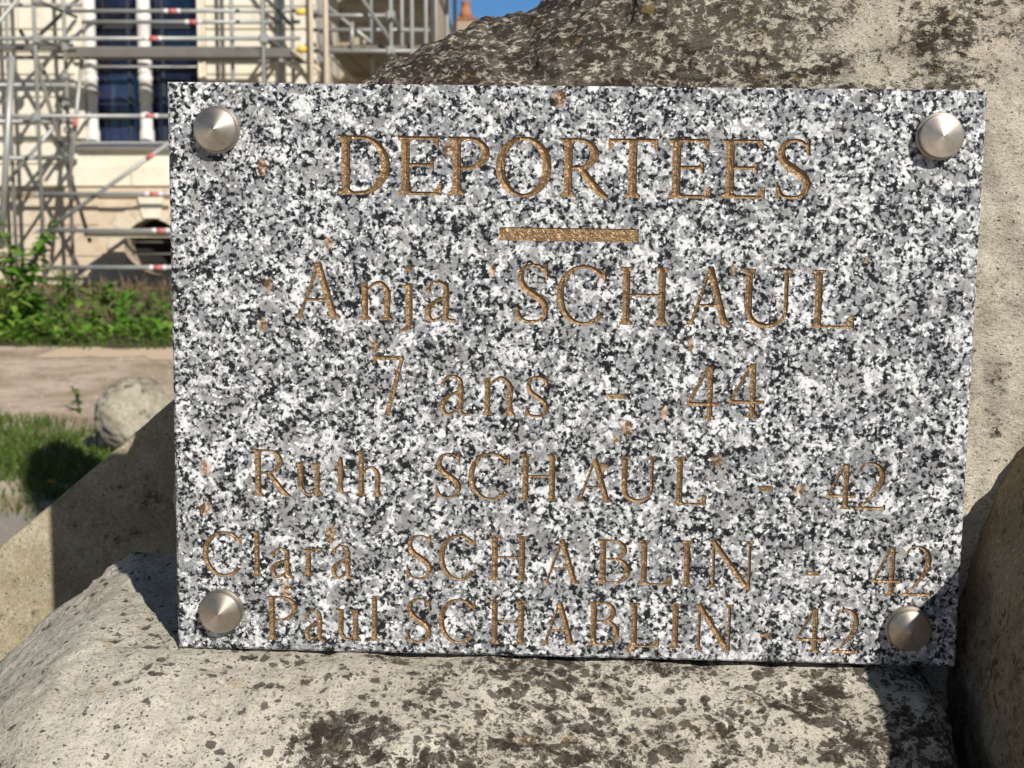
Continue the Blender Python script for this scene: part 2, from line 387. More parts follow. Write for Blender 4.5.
def smooth(ctrl, n=6):
    out = []; c = [ctrl[0]] + list(ctrl) + [ctrl[-1]]
    for i in range(1, len(c) - 2):
        for k in range(n):
            t = k / n; p0, p1, p2, p3 = c[i - 1], c[i], c[i + 1], c[i + 2]
            out.append(tuple(.5 * (2 * p1[j] + (p2[j] - p0[j]) * t + (2 * p0[j] - 5 * p1[j] + 4 * p2[j] - p3[j]) * t * t + (3 * p1[j] - p0[j] - 3 * p2[j] + p3[j]) * t ** 3) for j in range(len(p1))))
    out.append(tuple(ctrl[-1])); return out
def vstroke(ctrl, n=6):
    q = smooth(ctrl, n); return stroke([(p[0], p[1]) for p in q], [p[2] for p in q])
def foot(x, y, s, e, t, d):
    """bracketed serif at the end of a stem; d=+1 the stem leaves upwards"""
    b = .10 * d * max(1, s / .004) * .004 / .10 if False else e * .9 * d
    return [[(x - s / 2 - e, y), (x + s / 2 + e, y), (x + s / 2 + e, y + t * .8 * d), (x + s / 2, y + t * .8 * d + b), (x - s / 2, y + t * .8 * d + b), (x - s / 2 - e, y + t * .8 * d)]]
def stem(x, y0, y1, s, e, t, bot=True, top=True):
    r = line((x, y0), (x, y1), s)
    if bot: r += foot(x, y0, s, e, t, 1)
    if top: r += foot(x, y1, s, e, t, -1)
    return r
def beak(x, y, dx, h, t):     # triangular serif hanging from an arm's end
    return [[(x, y), (x - dx, y), (x - dx * .15, y + h), (x, y + h)]] if True else []

def glyph(ch, W, H, s, t):
    e = s * .42; x0 = e + s / 2; A = []
    if ch == 'D':
        A += stem(x0, 0, H, s, e, t); r = W - s / 2; xb = W * .42
        p = [(e, H - t / 2), (xb, H - t / 2)] + arc(xb, H / 2, r - xb, H / 2 - t / 2, 90, -90, 28)[1:] + [(e, t / 2)]
        A += pen(p, s * 1.05, t)
    elif ch == 'E':
        A += stem(x0, 0, H, s, e, t)
        A += line((e, H - t / 2), (W * .93, H - t / 2), t) + line((e, H * .52), (W * .78, H * .52), t) + line((e, t / 2), (W, t / 2), t)
        A += [[(W * .93, H), (W * .78, H - t), (W * .88, H * .80), (W * .93, H * .80)], [(W, 0), (W * .80, t), (W * .94, H * .20), (W, H * .20)]]
        A += line((W * .78, H * .42), (W * .78, H * .62), t)
    elif ch in 'PR':
        A += stem(x0, 0, H, s, e, t); yb = H * (.44 if ch == 'P' else .47); r = (W if ch == 'P' else W * .80) - s / 2; xb = W * .45 if ch == 'P' else W * .38
        p = [(e, H - t / 2), (xb, H - t / 2)] + arc(xb, (H + yb) / 2, r - xb, (H - yb - t) / 2, 90, -90, 22)[1:] + [(x0, yb + t / 2)]
        A += pen(p, s, t)
        if ch == 'R': A += vstroke([(W * .42, yb + t / 2, s * .8), (W * .66, yb * .5, s), (W * .86, t, s * .9), (W, 0, t)], 5)
    elif ch == 'O':
        A += pen(arc(W / 2, H / 2, W / 2 - s * .5, H / 2 - t / 2, 100, 460, 52), s * 1.05, t)
    elif ch == 'T':
        A += stem(W / 2, 0, H, s, e, t, top=False) + line((0, H - t / 2), (W, H - t / 2), t)
        A += [[(0, H), (W * .16, H - t), (W * .05, H * .80), (0, H * .80)], [(W, H), (W * .84, H - t), (W * .95, H * .80), (W, H * .80)]]
    elif ch in 'Ss':
        A += vstroke([(W * .88, H * .80, t), (W * .74, H * .935, t), (W * .50, H - t / 2, t), (W * .24, H * .91, s * .65), (W * .15, H * .75, s * .9), (W * .26, H * .60, s), (W * .52, H * .485, s * 1.05),
                      (W * .78, H * .37, s), (W * .87, H * .22, s * .85), (W * .74, H * .065, s * .5), (W * .46, t / 2, t), (W * .20, H * .07, t), (W * .08, H * .22, t)], 5)
        A += [[(W * .93, H), (W * .86, H), (W * .78, H * .92), (W * .86, H * .72), (W * .93, H * .72)], [(W * .02, 0), (W * .09, 0), (W * .18, H * .08), (W * .09, H * .28), (W * .02, H * .28)]]
    elif ch == 'A':
        xa = W * .52
        A += line((W * .13, 0), (xa - s * .1, H * .97), t * 1.15) + line((xa - s * .12, H), (W * .84, 0), s)
        A += line((W * .24, H * .34), (W * .72, H * .34), t)
        A += foot(W * .13, 0, t, e, t, 1) + foot(W * .84, 0, s, e * .8, t, 1)
    elif ch == 'C':
        A += pen(arc(W * .54, H / 2, W * .54 - s / 2, H / 2 - t / 2, 40, 322, 40), s, t)
        A += [[(W * .98, H * .97), (W * .92, H * .90), (W * .88, H * .80), (W * .98, H * .70)]]
    elif ch == 'H':
        A += stem(x0, 0, H, s, e, t) + stem(W - x0, 0, H, s, e, t) + line((x0, H * .52), (W - x0, H * .52), t)
    elif ch == 'U':
        xr = W - e - t * .9
        A += line((x0, H * .28), (x0, H), s) + foot(x0, H, s, e, t, -1) + line((xr, H * .28), (xr, H), t * 1.5) + foot(xr, H, t * 1.5, e, t, -1)
        p = arc((x0 + xr) / 2, H * .30, (xr - x0) / 2, H * .30 - t / 2, 180, 360, 24); k = len(p)
        A += stroke(p, [s + (t * 1.4 - s) * min(1, (i / k) * 1.6) for i in range(k)])
    elif ch == 'L':
        A += stem(x0, 0, H, s, e, t) + line((e, t / 2), (W, t / 2), t) + [[(W, 0), (W * .72, t), (W * .93, H * .22), (W, H * .22)]]
    elif ch == 'B':
        A += stem(x0, 0, H, s, e, t); ym = H * .53
        for (ya, yb, r, xb) in ((H, ym, W * .88, W * .48), (ym + t, 0, W, W * .50)):
            p = [(e, ya - t / 2), (xb, ya - t / 2)] + arc(xb, (ya + yb) / 2, r - s / 2 - xb, (ya - yb - t) / 2, 90, -90, 20)[1:] + [(e, yb + t / 2)]
            A += pen(p, s, t)
    elif ch == 'I':
        A += stem(W / 2, 0, H, s, e, t)
    elif ch == 'N':
        xl = e + t * .8; xr = W - e - t * .8
        A += line((xl, 0), (xl, H), t * 1.3) + foot(xl, 0, t * 1.3, e, t, 1) + line((xr, 0), (xr, H), t * 1.3) + foot(xr, H, t * 1.3, e, t, -1)
        A += line((xl - e * .5, H), (xr - t * .2, -H * .02), s)
        A += [[(0, H), (xl + s * .6, H), (xl + s * .3, H - t), (0, H - t * .8)]]
    elif ch == 'n':
        A += stem(x0, 0, H * .95, s, e, t, top=False) + [[(0, H * .88), (x0 + s / 2, H), (x0 + s / 2, H * .80), (x0 - s / 2, H * .84)]]
        xr = W - x0
        A += vstroke([(x0, H * .70, t), (x0 + (xr - x0) * .35, H * .90, t), (x0 + (xr - x0) * .7, H * .95, s * .6), (xr, H * .74, s), (xr, H * .4, s), (xr, 0, s)], 6) + foot(xr, 0, s, e, t, 1)
    elif ch == 'h':
        A += stem(x0, 0, H, s, e, t, top=False) + [[(0, H * .95), (x0 + s / 2, H), (x0 + s / 2, H * .88), (x0 - s / 2, H * .92)]]
        xr = W - x0; h = H * .66
        A += vstroke([(x0, h * .70, t), (x0 + (xr - x0) * .35, h * .92, t), (x0 + (xr - x0) * .7, h * .96, s * .6), (xr, h * .74, s), (xr, h * .4, s), (xr, 0, s)], 6) + foot(xr, 0, s, e, t, 1)
    elif ch == 'u':
        xr = W - x0 - e * .2
        A += vstroke([(x0, H, s), (x0, H * .5, s), (x0, H * .25, s), (x0 + (xr - x0) * .35, t * .8, s * .5), (x0 + (xr - x0) * .65, H * .07, t), (xr, H * .28, t)], 6)
        A += line((xr, 0), (xr, H), s) + [[(0, H), (x0 + s / 2, H), (x0 - s / 2, H * .86), (0, H * .93)], [(xr - s / 2 - e, H), (xr, H), (xr - s / 2, H * .86), (xr - s / 2 - e, H * .93)], [(xr, 0), (W, 0), (W, t), (xr + s / 2, t * 2)]]
    elif ch == 'a':
        xs = W * .70
        A += vstroke([(W * .14, H * .74, t * 1.2), (W * .22, H * .90, t), (W * .45, H - t / 2, t), (xs - s * .1, H * .86, s * .8), (xs, H * .65, s), (xs, H * .3, s), (xs + s * .1, H * .08, s * .7), (W, t * .6, t)], 6)
        A += vstroke([(xs, H * .60, t), (W * .38, H * .50, s * .6), (W * .14, H * .32, s), (W * .16, H * .12, s * .8), (W * .34, H * .04, s * .5), (xs, H * .20, t)], 6)
        A += [[(W * .14 + s * .42 * math.cos(R(k * 45)), H * .76 + s * .42 * math.sin(R(k * 45))) for k in range(8)]]
    elif ch == 't':
        xs = W * .40
        A += vstroke([(xs, H, t), (xs, H * .8, s), (xs, H * .4, s), (xs, H * .16, s), (xs + W * .2, t * .7, s * .5), (W, H * .09, t)], 6) + line((0, H * .72), (W * .95, H * .72), t * 1.2)
    elif ch == 'l':
        A += stem(W / 2, 0, H, s, e, t, top=False) + [[(0, H * .95), (W / 2 + s / 2, H), (W / 2 + s / 2, H * .9), (W / 2 - s / 2, H * .92)]]
    elif ch == 'r':
        A += stem(x0, 0, H * .95, s, e, t, top=False) + [[(0, H * .88), (x0 + s / 2, H), (x0 + s / 2, H * .80), (x0 - s / 2, H * .84)]]
        A += vstroke([(x0, H * .66, t), (x0 + W * .25, H * .88, s * .6), (W * .97, H * .88, s * .9)], 6)
    elif ch == 'j':
        xs = W * .68
        A += vstroke([(xs, H, s), (xs, H * .5, s), (xs, H * .3, s), (xs - W * .10, H * .12, s * .7), (0, t * .6, t)], 6) + [[(xs - s / 2 - e * 1.5, H * .95), (xs + s / 2, H), (xs + s / 2, H * .92), (xs - s / 2, H * .88)]]
    elif ch == '.':
        A += [[(W / 2 + W / 2 * math.cos(R(k * 30)), H / 2 + H / 2 * math.sin(R(k * 30))) for k in range(12)]]
    elif ch == '-':
        A += [[(0, 0), (W, 0), (W, H), (0, H)]]
    elif ch == '4':
        xs = W * .66
        A += line((xs - s * .2, H), (W * .05, H * .30), t * 1.2) + line((0, H * .29), (W, H * .29), t * 1.35) + stem(xs, 0, H, s * .9, e, t, top=False)
    elif ch == '2':
        A += vstroke([(W * .08, H * .80, s * .5), (W * .22, H * .93, t), (W * .48, H - t / 2, t), (W * .78, H * .88, s * .8), (W * .86, H * .68, s), (W * .72, H * .44, s * .8), (W * .40, H * .20, t * 1.2), (W * .08, t * .8, t)], 6)
        A += line((0, t * .7), (W * .97, t * .7), t * 1.4) + [[(W, 0), (W * .84, t), (W * .95, H * .12), (W, H * .12)]]
    elif ch == '7':
        A += line((0, H - t * .7), (W, H - t * .7), t * 1.5) + [[(0, H), (W * .16, H - t), (W * .06, H * .86), (0, H * .86)]]
        A += line((W * .93, H - t), (W * .45, 0), t * 1.3, s * .9)
    return A
LINES = [
 # glyph, left, right, top, baseline in the photograph
 [('D', 338, 389.7, 135.2, 194.4), ('E', 397.4, 441.7, 136, 194.8), ('P', 448.5, 489.5, 136.5, 195), ('O', 495.8, 551, 136.5, 197), ('R', 559.8, 608, 138, 197), ('T', 607.4, 657, 138.4, 197.6), ('E', 667.6, 710.8, 138.7, 198.1), ('E', 721, 764.9, 139.2, 198.4), ('S', 774.3, 811, 138.7, 199.2)],
 [('A', 293, 342.5, 262.5, 318), ('n', 358.8, 393, 280.6, 319.7), ('j', 399.4, 413.4, 283, 333), ('.', 405, 412.8, 264.5, 272), ('a', 423.8, 455.6, 280.6, 321.9), ('S', 515, 550, 263.4, 322.8), ('C', 556, 606.4, 265, 324.7), ('H', 619, 667.8, 267, 324.7), ('A', 684.4, 732.6, 267, 324.7), ('U', 740.9, 790.7, 269, 327), ('L', 810.6, 853.8, 270, 328)],
 [('7', 372.8, 404, 355.6, 415), ('a', 438.4, 469.7, 374.4, 415.6), ('n', 482, 515, 376, 415), ('s', 524.4, 549.4, 376, 417.5), ('-', 606.4, 625.7, 393.4, 398.7), ('4', 686, 721, 365.5, 419.3), ('4', 728.3, 764, 363.5, 417.6)],
 [('R', 253, 291, 449.3, 495.4), ('u', 296, 322.8, 462.5, 495.4), ('t', 334.4, 350, 456.6, 494.7), ('h', 356, 382.5, 450.6, 496.4), ('S', 435, 462, 452.6, 498), ('C', 468, 510.4, 452.6, 499.7), ('H', 519.5, 557.3, 454, 500.4), ('A', 574.3, 613.3, 458.5, 501.3), ('U', 618.4, 656, 456.4, 501.9), ('L', 673.2, 706, 457.6, 504.9), ('-', 758.4, 772.7, 486, 491), ('4', 825.8, 855, 463.5, 509), ('2', 855.5, 885.3, 462, 509.7)],
 [('C', 203, 243, 531, 576), ('l', 253, 261.8, 531, 576), ('a', 270.3, 294.5, 547, 577.8), ('r', 303.5, 323.4, 546, 576), ('a', 331, 355.3, 544.6, 578.8), ('S', 405.8, 433, 534.6, 579.4), ('C', 438.3, 476.2, 534.6, 580), ('H', 489, 527.3, 535.7, 580.3), ('A', 540.8, 581.2, 539.3, 583.3), ('B', 596.8, 630.3, 539.3, 583.3), ('L', 638, 671.7, 540.2, 585), ('I', 679.5, 693.2, 540.8, 586.3), ('N', 708.2, 753, 540.8, 588), ('-', 806.2, 819.3, 571, 575.5), ('4', 871.3, 900.6, 546.5, 595.3), ('2', 901.6, 930.9, 545.5, 596)],
 [('P', 267, 297.9, 596, 639.8), ('a', 304.5, 326, 609.3, 640.8), ('u', 336, 361, 609.3, 640.8), ('l', 370, 379, 596, 640.8), ('S', 405.8, 432.3, 597.7, 642.5), ('C', 438.3, 476, 598.7, 643), ('H', 489, 526.4, 600, 644), ('A', 540, 577.3, 601.6, 644), ('B', 587.8, 619.3, 601.6, 645), ('L', 628.2, 658.8, 602.8, 647), ('I', 669, 680.5, 603.7, 648), ('N', 694, 733, 604.3, 650), ('-', 759.7, 772, 633.4, 637.3), ('4', 794.8, 824, 608.3, 652), ('2', 832.3, 858.3, 608.3, 653)],
 [('-', 499, 638.4, 228.2, 240.6)],
]
STEMS = [(.0043, .0018), (.0036, .0015), (.0032, .0015), (.0031, .0012), (.0031, .0012), (.0031, .0012), (.004, .002)]

def build_plaque():
    vs = []; fs = []; fline = []
    def addpoly(poly, li):
        a = sum(poly[i][0] * poly[(i + 1) % len(poly)][1] - poly[(i + 1) % len(poly)][0] * poly[i][1] for i in range(len(poly)))
        if abs(a) < 1e-10: return
        if a < 0: poly = poly[::-1]
        b = len(vs); vs.extend(Vector((p[0] * 1000, p[1] * 1000)) for p in poly); fs.append(list(range(b, b + len(poly)))); fline.append(li)
    c = .0012   # chamfer
    hw = PLW / 2 - c
    # slab outline, a little chipped
    out = []
    def edge(x0, z0, x1, z1, nx, nz, n):
        for i in range(n):
            t = i / n; x = x0 + (x1 - x0) * t; z = z0 + (z1 - z0) * t
            d = max(0, fbm(Vector((x * 90, z * 90, 5)), 3) - .22) * .0045 if 0 < i else 0
            out.append((x - nx * d, z - nz * d))
    edge(-hw, c, hw, c, 0, -1, 120); edge(hw, c, hw, PLH - c, 1, 0, 100); edge(hw, PLH - c, -hw, PLH - c, 0, 1, 120); edge(-hw, PLH - c, -hw, c, -1, 0, 100)
    addpoly(out, -1)
    gid = -1; gids = []
    for li, ln in enumerate(LINES):
        s, t = STEMS[li]
        for ch, xl, xr, yt, yb in ln:
            gid += 1; gids.append(ch)
            u0, v0 = UV(xl, (yb)); u1, _ = UV(xr, yb); _, v1 = UV((xl + xr) / 2, yt)
            W_, H_ = u1 - u0, v1 - v0
            ss, tt = (s, t) if ch not in 'anushtlr' else (s * .92, t)
            if ch in 's': ss = s * .85
            tiltv = (.0085 + .012 * (yb - 140) / 500) * 0.0
            jx, jz = rnd(-1, 1) * .00006, rnd(-1, 1) * .00006
            for poly in glyph(ch, W_, H_, ss, tt):
                addpoly([(u0 + p[0] + jx, v0 + p[1] + jz) for p in poly], gid)
    V, E_, F, ov, oe, of = geometry.delaunay_2d_cdt(vs, [], fs, 1, 1e-4)
    cls = []
    for o in of:
        ls = [fline[k] for k in o if fline[k] >= 0]
        cls.append(min(ls) if ls else -1)
    D = .0007
    edge = set(); emap0 = {}
    for fi, f in enumerate(F):
        for a, b in zip(f, f[1:] + f[:1]): emap0.setdefault((min(a, b), max(a, b)), []).append(fi)
    pts_b = []
    for (a, b), l in emap0.items():
        if len(l) == 2 and (cls[l[0]] < 0) != (cls[l[1]] < 0):
            edge.add(a); edge.add(b); n_ = max(1, int((V[a] - V[b]).length / .35))
            pts_b += [V[a].lerp(V[b], t / n_) for t in range(n_ + 1)]
    kd = kdtree.KDTree(len(pts_b))
    for i, p in enumerate(pts_b): kd.insert((p.x, p.y, 0), i)
    kd.balance()
    def depth(i): return D if i in edge else D + min(.0012, .55 * kd.find((V[i].x, V[i].y, 0))[2] / 1000)
    # granite: front face with the lettering cut out, chamfer, sides, back
    bm = bmesh.new(); top = {}
    def tv(i):
        if i not in top: top[i] = bm.verts.new((V[i].x / 1000, 0, V[i].y / 1000))
        return top[i]
    gold = [bmesh.new() for _ in gids]; gv = [dict() for _ in gids]
    emap = {}
    for fi, f in enumerate(F):
        k = cls[fi]
        for a, b in zip(f, f[1:] + f[:1]): emap.setdefault((min(a, b), max(a, b)), []).append((fi, a, b))
        if k < 0: bm.faces.new([tv(i) for i in f])
        else:
            d = gv[k]
            for i in f:
                if (i, 1) not in d: d[(i, 1)] = gold[k].verts.new((V[i].x / 1000, depth(i), V[i].y / 1000))
            gold[k].faces.new([d[(i, 1)] for i in f])
    for (a, b), l in emap.items():
        if len(l) == 2 and (cls[l[0][0]] < 0) != (cls[l[1][0]] < 0):
            k = max(cls[l[0][0]], cls[l[1][0]]); d = gv[k]
            for i in (a, b):
                if (i, 0) not in d: d[(i, 0)] = gold[k].verts.new((V[i].x / 1000, 0.00005, V[i].y / 1000))
            gold[k].faces.new((d[(a, 0)], d[(b, 0)], d[(b, 1)], d[(a, 1)]))
    # rim
    rim = [(x, z) for x, z in out]
    bd = [e for e in []]
    bverts = {}
    border = [(a, b) for (a, b), l in emap.items() if len(l) == 1]
    mid = {}
    bk = {}
    X, Zt = PLW / 2, PLH
    def snap(p):
        x, z = p.x / 1000, p.y / 1000
        nx = (X if x > hw - .004 and min(hw - x, .1) <= min(z - c, PLH - c - z) else -X if x < -hw + .004 and (x + hw) <= min(z - c, PLH - c - z) else x * X / hw)
        nz = (0 if (z - c) <= .004 and (z - c) < min(hw - x, x + hw) + 1e-6 else PLH if (PLH - c - z) <= .004 and (PLH - c - z) < min(hw - x, x + hw) + 1e-6 else (z - PLH / 2) * PLH / (PLH - 2 * c) + PLH / 2)
        return nx, nz
    for a, b in border:
        for i in (a, b):
            if i not in mid:
                nx, nz = snap(V[i]); mid[i] = bm.verts.new((nx, c, nz)); bk[i] = bm.verts.new((nx, PLT, nz))
        bm.faces.new((tv(a), tv(b), mid[b], mid[a])); bm.faces.new((mid[a], mid[b], bk[b], bk[a]))
    bmesh.ops.recalc_face_normals(bm, faces=bm.faces)
    cen = bm.verts.new((0, PLT, PLH / 2))
    for a, b in border: bm.faces.new((bk[a], bk[b], cen))
    bmesh.ops.recalc_face_normals(bm, faces=bm.faces)
    obj('slab', bm, M['granite'], plaque, local=True)
    for k, g in enumerate(gold):
        bmesh.ops.recalc_face_normals(g, faces=g.faces)
        obj('engraved_rule' if k == len(gold) - 1 else 'engraved_dash' if gids[k] == '-' else 'engraved_dot' if gids[k] == '.' else 'engraved_digit' if gids[k].isdigit() else 'engraved_letter', g, M['gold'], plaque, local=True)
build_plaque()
# studs: collar, groove and conical cap
for (px, py) in ((218, 129.8), (938.5, 136.5), (222.5, 609.5), (907, 627)):
    u, v = UV(px, py)
    bm = bmesh.new()
    lathe(bm, [(0, .0008), (.0088, .0008), (.0088, .0046), (.0104, .0048), (.0104, .0072), (.0101, .0075), (0.00012, .0103), (0, .01031)], 64)
    for f in bm.faces: f.smooth = True
    for e in bm.edges:
        if len(e.link_faces) == 2 and e.calc_face_angle(0) > .45: e.smooth = False
    cap = obj('stud', bm, M['steel'], plaque, local=True); cap.location = (u, 0, v); cap.rotation_euler = (R(90), R(rnd(0, 360)), 0)
    cap.rotation_euler = (R(90), 0, 0)
    bm = bmesh.new()
    lathe(bm, [(.0100, 0.0001), (.0112, 0.0001), (.0114, .0006), (.0115, .0032), (.0112, .0036), (.0080, .0036)], 64)
    for f in bm.faces: f.smooth = True
    for e in bm.edges:
        if len(e.link_faces) == 2 and e.calc_face_angle(0) > .45: e.smooth = False
    obj('collar', bm, M['steel'], cap, local=True)

# ------------------------------------------------------------------ stones of the monument
def interp(tab, x):
    if x <= tab[0][0]: return tab[0][1]
    for (a, b), (c, d) in zip(tab, tab[1:]):
        if x <= c:
            t = (x - a) / (c - a); t = t * t * (3 - 2 * t) * .5 + t * .5
            return b + (d - b) * t
    return tab[-1][1]
def loft(name, cols, m, label, cat, amp, freq, at, lichen, closed=True, cap=True):
    """cols: list of closed loops with equal counts"""
    bm = bmesh.new(); lay = bm.verts.layers.float.new('lichen')
    vv = [[bm.verts.new(p) for p in c] for c in cols]; n = len(cols[0])
    for A, B in zip(vv, vv[1:]):
        for i in range(n):
            j = (i + 1) % n
            bm.faces.new((A[i], A[j], B[j], B[i]))
    if cap:
        bm.faces.new(vv[0]); bm.faces.new(vv[-1][::-1])
    bmesh.ops.recalc_face_normals(bm, faces=bm.faces); bm.normal_update()
    nor = [v.normal.copy() for v in bm.verts]
    for v, nn in zip(bm.verts, nor):
        p = v.co.copy(); d = 0
        for a, f in zip(amp, freq): d += a * fbm(p * f + Vector((f, 1.7, 3.1)), 4)
        v.co = p + nn * d; v[lay] = lichen(p, nn)
    return tag(obj(name, bm, m, at=at, smooth=True), label, cat)

def wall_fill(n0, n1, f): return [f(n0 + (n1 - n0) * i) for i in range(2)]

# boulder behind the plaque; its unseen high peak is added to shade the grass
ZT = [(-.221, .90), (-.208, .955), (-.192, .985), (-.175, 1.005), (-.15, 1.030), (-.130, 1.046), (-.110, 1.060), (-.092, 1.068), (-.072, 1.0755), (-.060, 1.082), (-.045, 1.091), (-.033, 1.0955), (-.022, 1.0965), (-.004, 1.0965), (.008, 1.100), (.018, 1.105), (.026, 1.110), (.05, 1.13), (.10, 1.19), (.20, 1.42), (.29, 2.3), (.37, 3.05), (.45, 3.3), (.52, 3.0), (.60, 1.9), (.72, 1.2), (1.0, .9)]
def boulder():
    cols = []
    xs = [-.221 + .497 * i / 200 for i in range(201)] + [.29 + .71 * (i / 44) for i in range(45)]
    for x in xs:
        zt = interp(ZT, x); k = max(0, (-.06 - x) / .161); yb = .752 + .20 * k ** 2.2; thick = .42 * (1 - .5 * k)
        kr = max(0, (x - .85) / .15); yb += .1 * kr * kr
        rr = min(.07, .3 * thick); loop = []
        zs = zt - rr; zl = .55
        fr = [0, .15, .3, .42, zl] if False else [0, .2, .4, .55]
        for z in fr: loop.append((x, yb, z * min(1, zs / .6)))
        z0 = loop[-1][2]
        n1 = 110
        # front face, dense near what the picture shows
        hi = z0 + (min(zs, 1.27) - z0) * .97
        for i in range(1, n1 + 1): loop.append((x, yb + .02 * max(0, (z0 + (hi - z0) * i / n1) - 1.0), z0 + (hi - z0) * i / n1))
        yl = loop[-1][1]
        for i in range(1, 9): z = hi + (zs - hi) * i / 8; loop.append((x, yl + (z - hi) * .05, z ))
        yl = loop[-1][1]
        for i in range(1, 41):
            a = math.pi / 2 * i / 40; loop.append((x, yl + rr * 1.5 * (1 - math.cos(a)), zs + rr * math.sin(a)))
        ye = yb + thick + .1
        for i in range(1, 9): loop.append((x, loop[-1][1] * 0 + yl + rr * 1.5 + (ye - yl - rr * 1.5) * i / 8, zt - .15 * rr * (i / 8) ** 2))
        zt2 = loop[-1][2]
        for i in range(1, 7): loop.append((x, ye, zt2 * (1 - i / 6)))
        cols.append([Vector(p) for p in loop])
    def lich(p, n):
        left = max(0, min(1, (.16 - p.x) / .18)); rt = max(0, min(1, (p.x - .20) / .08)); topd = max(0, min(1, (p.z - .985 - .05 * rt) / .05))
        return -.06 + topd * (.74 + .42 * left - .10 * rt) + (.06 + .18 * topd) * fbm(p * 13)
    return loft('memorial_boulder', cols, M['rock'], "tall rough grey beige boulder with dark lichen behind the granite plaque", 'boulder', (.007, .0055, .0030), (9, 30, 95), (.3, .95, 0), lich)
boulder()

# rounded stone under the plaque
def base_stone():
    cols = []
    n = 230
    xs = [-.62 + .27 * i / 24 for i in range(24)] + [-.35 + (.2184 + .35) * i / n for i in range(n + 1)]
    def shape(x):
        drop = .0
        q = max(0, -.226 - x); drop = .78 * q * q / (q + .014) + 1.2 * q * q
        r = max(0, x - .200) / .0185
        drop_r = .020 * (1 - math.sqrt(max(0, 1 - r * r)))
        return drop, drop_r, r
    for x in xs:
        dl, dr, r = shape(x)
        loop = []
        # back, up, over, front
        prof = []
        zc = .7655 - .005 * max(0, min(1, (x + .15) / .3))
        for i in range(171):
            y = 1.0 - .47 * i / 170
            u = .725 - y
            if u < 0: z = zc + min(.017, -u * .10) - max(0, -u - .16) * .9
            else: z = zc - .18 * u - 3.4 * u * u
            prof.append((y, max(.10, z - dl * .9 - dr)))
        # steep front
        y, z = prof[-1]
        for i in range(1, 13): prof.append((y - .05 * (1 - (1 - i / 12) ** 2), z * (1 - i / 12)))
        prof = [(1.02, 0.0), (1.01, prof[0][1] * .5)] + prof
        cols.append([Vector((x, yy, zz)) for yy, zz in prof])
    # closing side
    x = xs[-1]
    def lich(p, n_):
        a = max(0, min(1, (p.x + .155) / .13)); front = max(0, min(1, (.72 - p.y) / .05))
        b = math.exp(-((p.x + .335) / .03) ** 2) * .5 + math.exp(-((p.x + .09) / .025) ** 2 - ((p.y - .66) / .03) ** 2) * .35
        return .30 + .36 * a + b * front + .06 * fbm(p * 10)
    return loft('rounded_base_stone', cols, M['base_stone'], "pale rounded limestone with brown lichen spots directly under the granite plaque", 'stone', (.005, .0026, .0014), (8, 34, 120), (-.05, .8, 0), lich)
base_stone()

# stone flank on the right, throws the shadow over the plaque corner
def flank():
    cols = []
    for i in range(141):
        y = .80 - .42 * i / 140
        dx = .006 * math.sin(y * 30) ; fz = .010 + .07 * max(0, min(.13, .715 - y)) - .30 * max(0, .575 - y)
        prof = [(.62, 0), (.62, .55), (.62, .90 + fz), (.52, .93 + fz), (.42, .915 + fz)]
        lf = [(.34, .893), (.29, .876), (.274, .867), (.2655, .858), (.260, .849), (.2555, .838), (.2505, .822), (.246, .81), (.242, .80), (.2395, .79), (.2375, .78), (.236, .77), (.235, .76), (.2345, .75), (.2345, .74), (.235, .73), (.2355, .72), (.236, .71), (.237, .70), (.237, .68), (.237, .66), (.237, .6), (.237, .5), (.237, .25), (.237, 0)]
        dense = []
        for (a, b), (c, d) in zip(lf, lf[1:]):
            k = 4 if b > .65 else 1
            for q in range(k): dense.append((a + (c - a) * q / k, b + (d - b) * q / k))
        dense.append(lf[-1])
        loop = [(px_, pz) for px_, pz in prof] + [(a, b + fz * (b > .8)) for a, b in dense]
        cols.append([Vector((a, y, b)) for a, b in loop])
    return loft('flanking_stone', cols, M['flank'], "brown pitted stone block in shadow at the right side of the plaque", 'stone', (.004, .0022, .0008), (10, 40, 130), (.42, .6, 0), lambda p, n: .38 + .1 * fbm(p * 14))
flank()

# sloping wedge stone on the left
def wedge():
    a = P(168, 405, 1.11); b = P(0, 545, 1.11); sl = (a.z - b.z) / (a.x - b.x)
    cols = []
    for i in range(161):
        x = -.72 + .60 * i / 160
        zt = max(.12, a.z + (x - a.x) * sl)
        if x > -.20: zt = a.z + (-.20 - a.x) * sl
        loop = [(1.11, 0.0)] + [(1.11, (zt - .003) * k / 90) for k in range(1, 91)] + [(1.1105, zt - .002), (1.1145, zt)]
        loop += [(1.117 + .10 * k / 12, zt - .020 * k / 12) for k in range(1, 13)] + [(1.217, 0.0)]
        cols.append([Vector((x, y, z)) for y, z in loop])
    return loft('wedge_stone', cols, M['wedge'], "yellowish limestone slab with straight sloping top edge left of the plaque", 'stone', (.0012, .0005, .0003), (6, 40, 120), (-.4, 1.15, 0), lambda p, n: .30 + .1 * fbm(p * 9))
wedge()
# small orange petal on the base stone
# ball on the grass
def ball():
    bm = bmesh.new(); lay = bm.verts.layers.float.new('lichen')
    bmesh.ops.create_icosphere(bm, subdivisions=5, radius=.151)
    c = P(134, 415, 5.72); c.z = .149
    for v in bm.verts:
        d = v.co.normalized(); v.co += d * (.013 * fbm(d * 1.9) + .004 * fbm(d * 8)); v.co += c; v[lay] = .35 + .35 * max(0, d.z)
    tag(obj('stone_ball', bm, M['ball'], at=(c.x, c.y, 0), smooth=True), "pale grey round stone ball resting on the grass edge", 'stone ball')
ball()

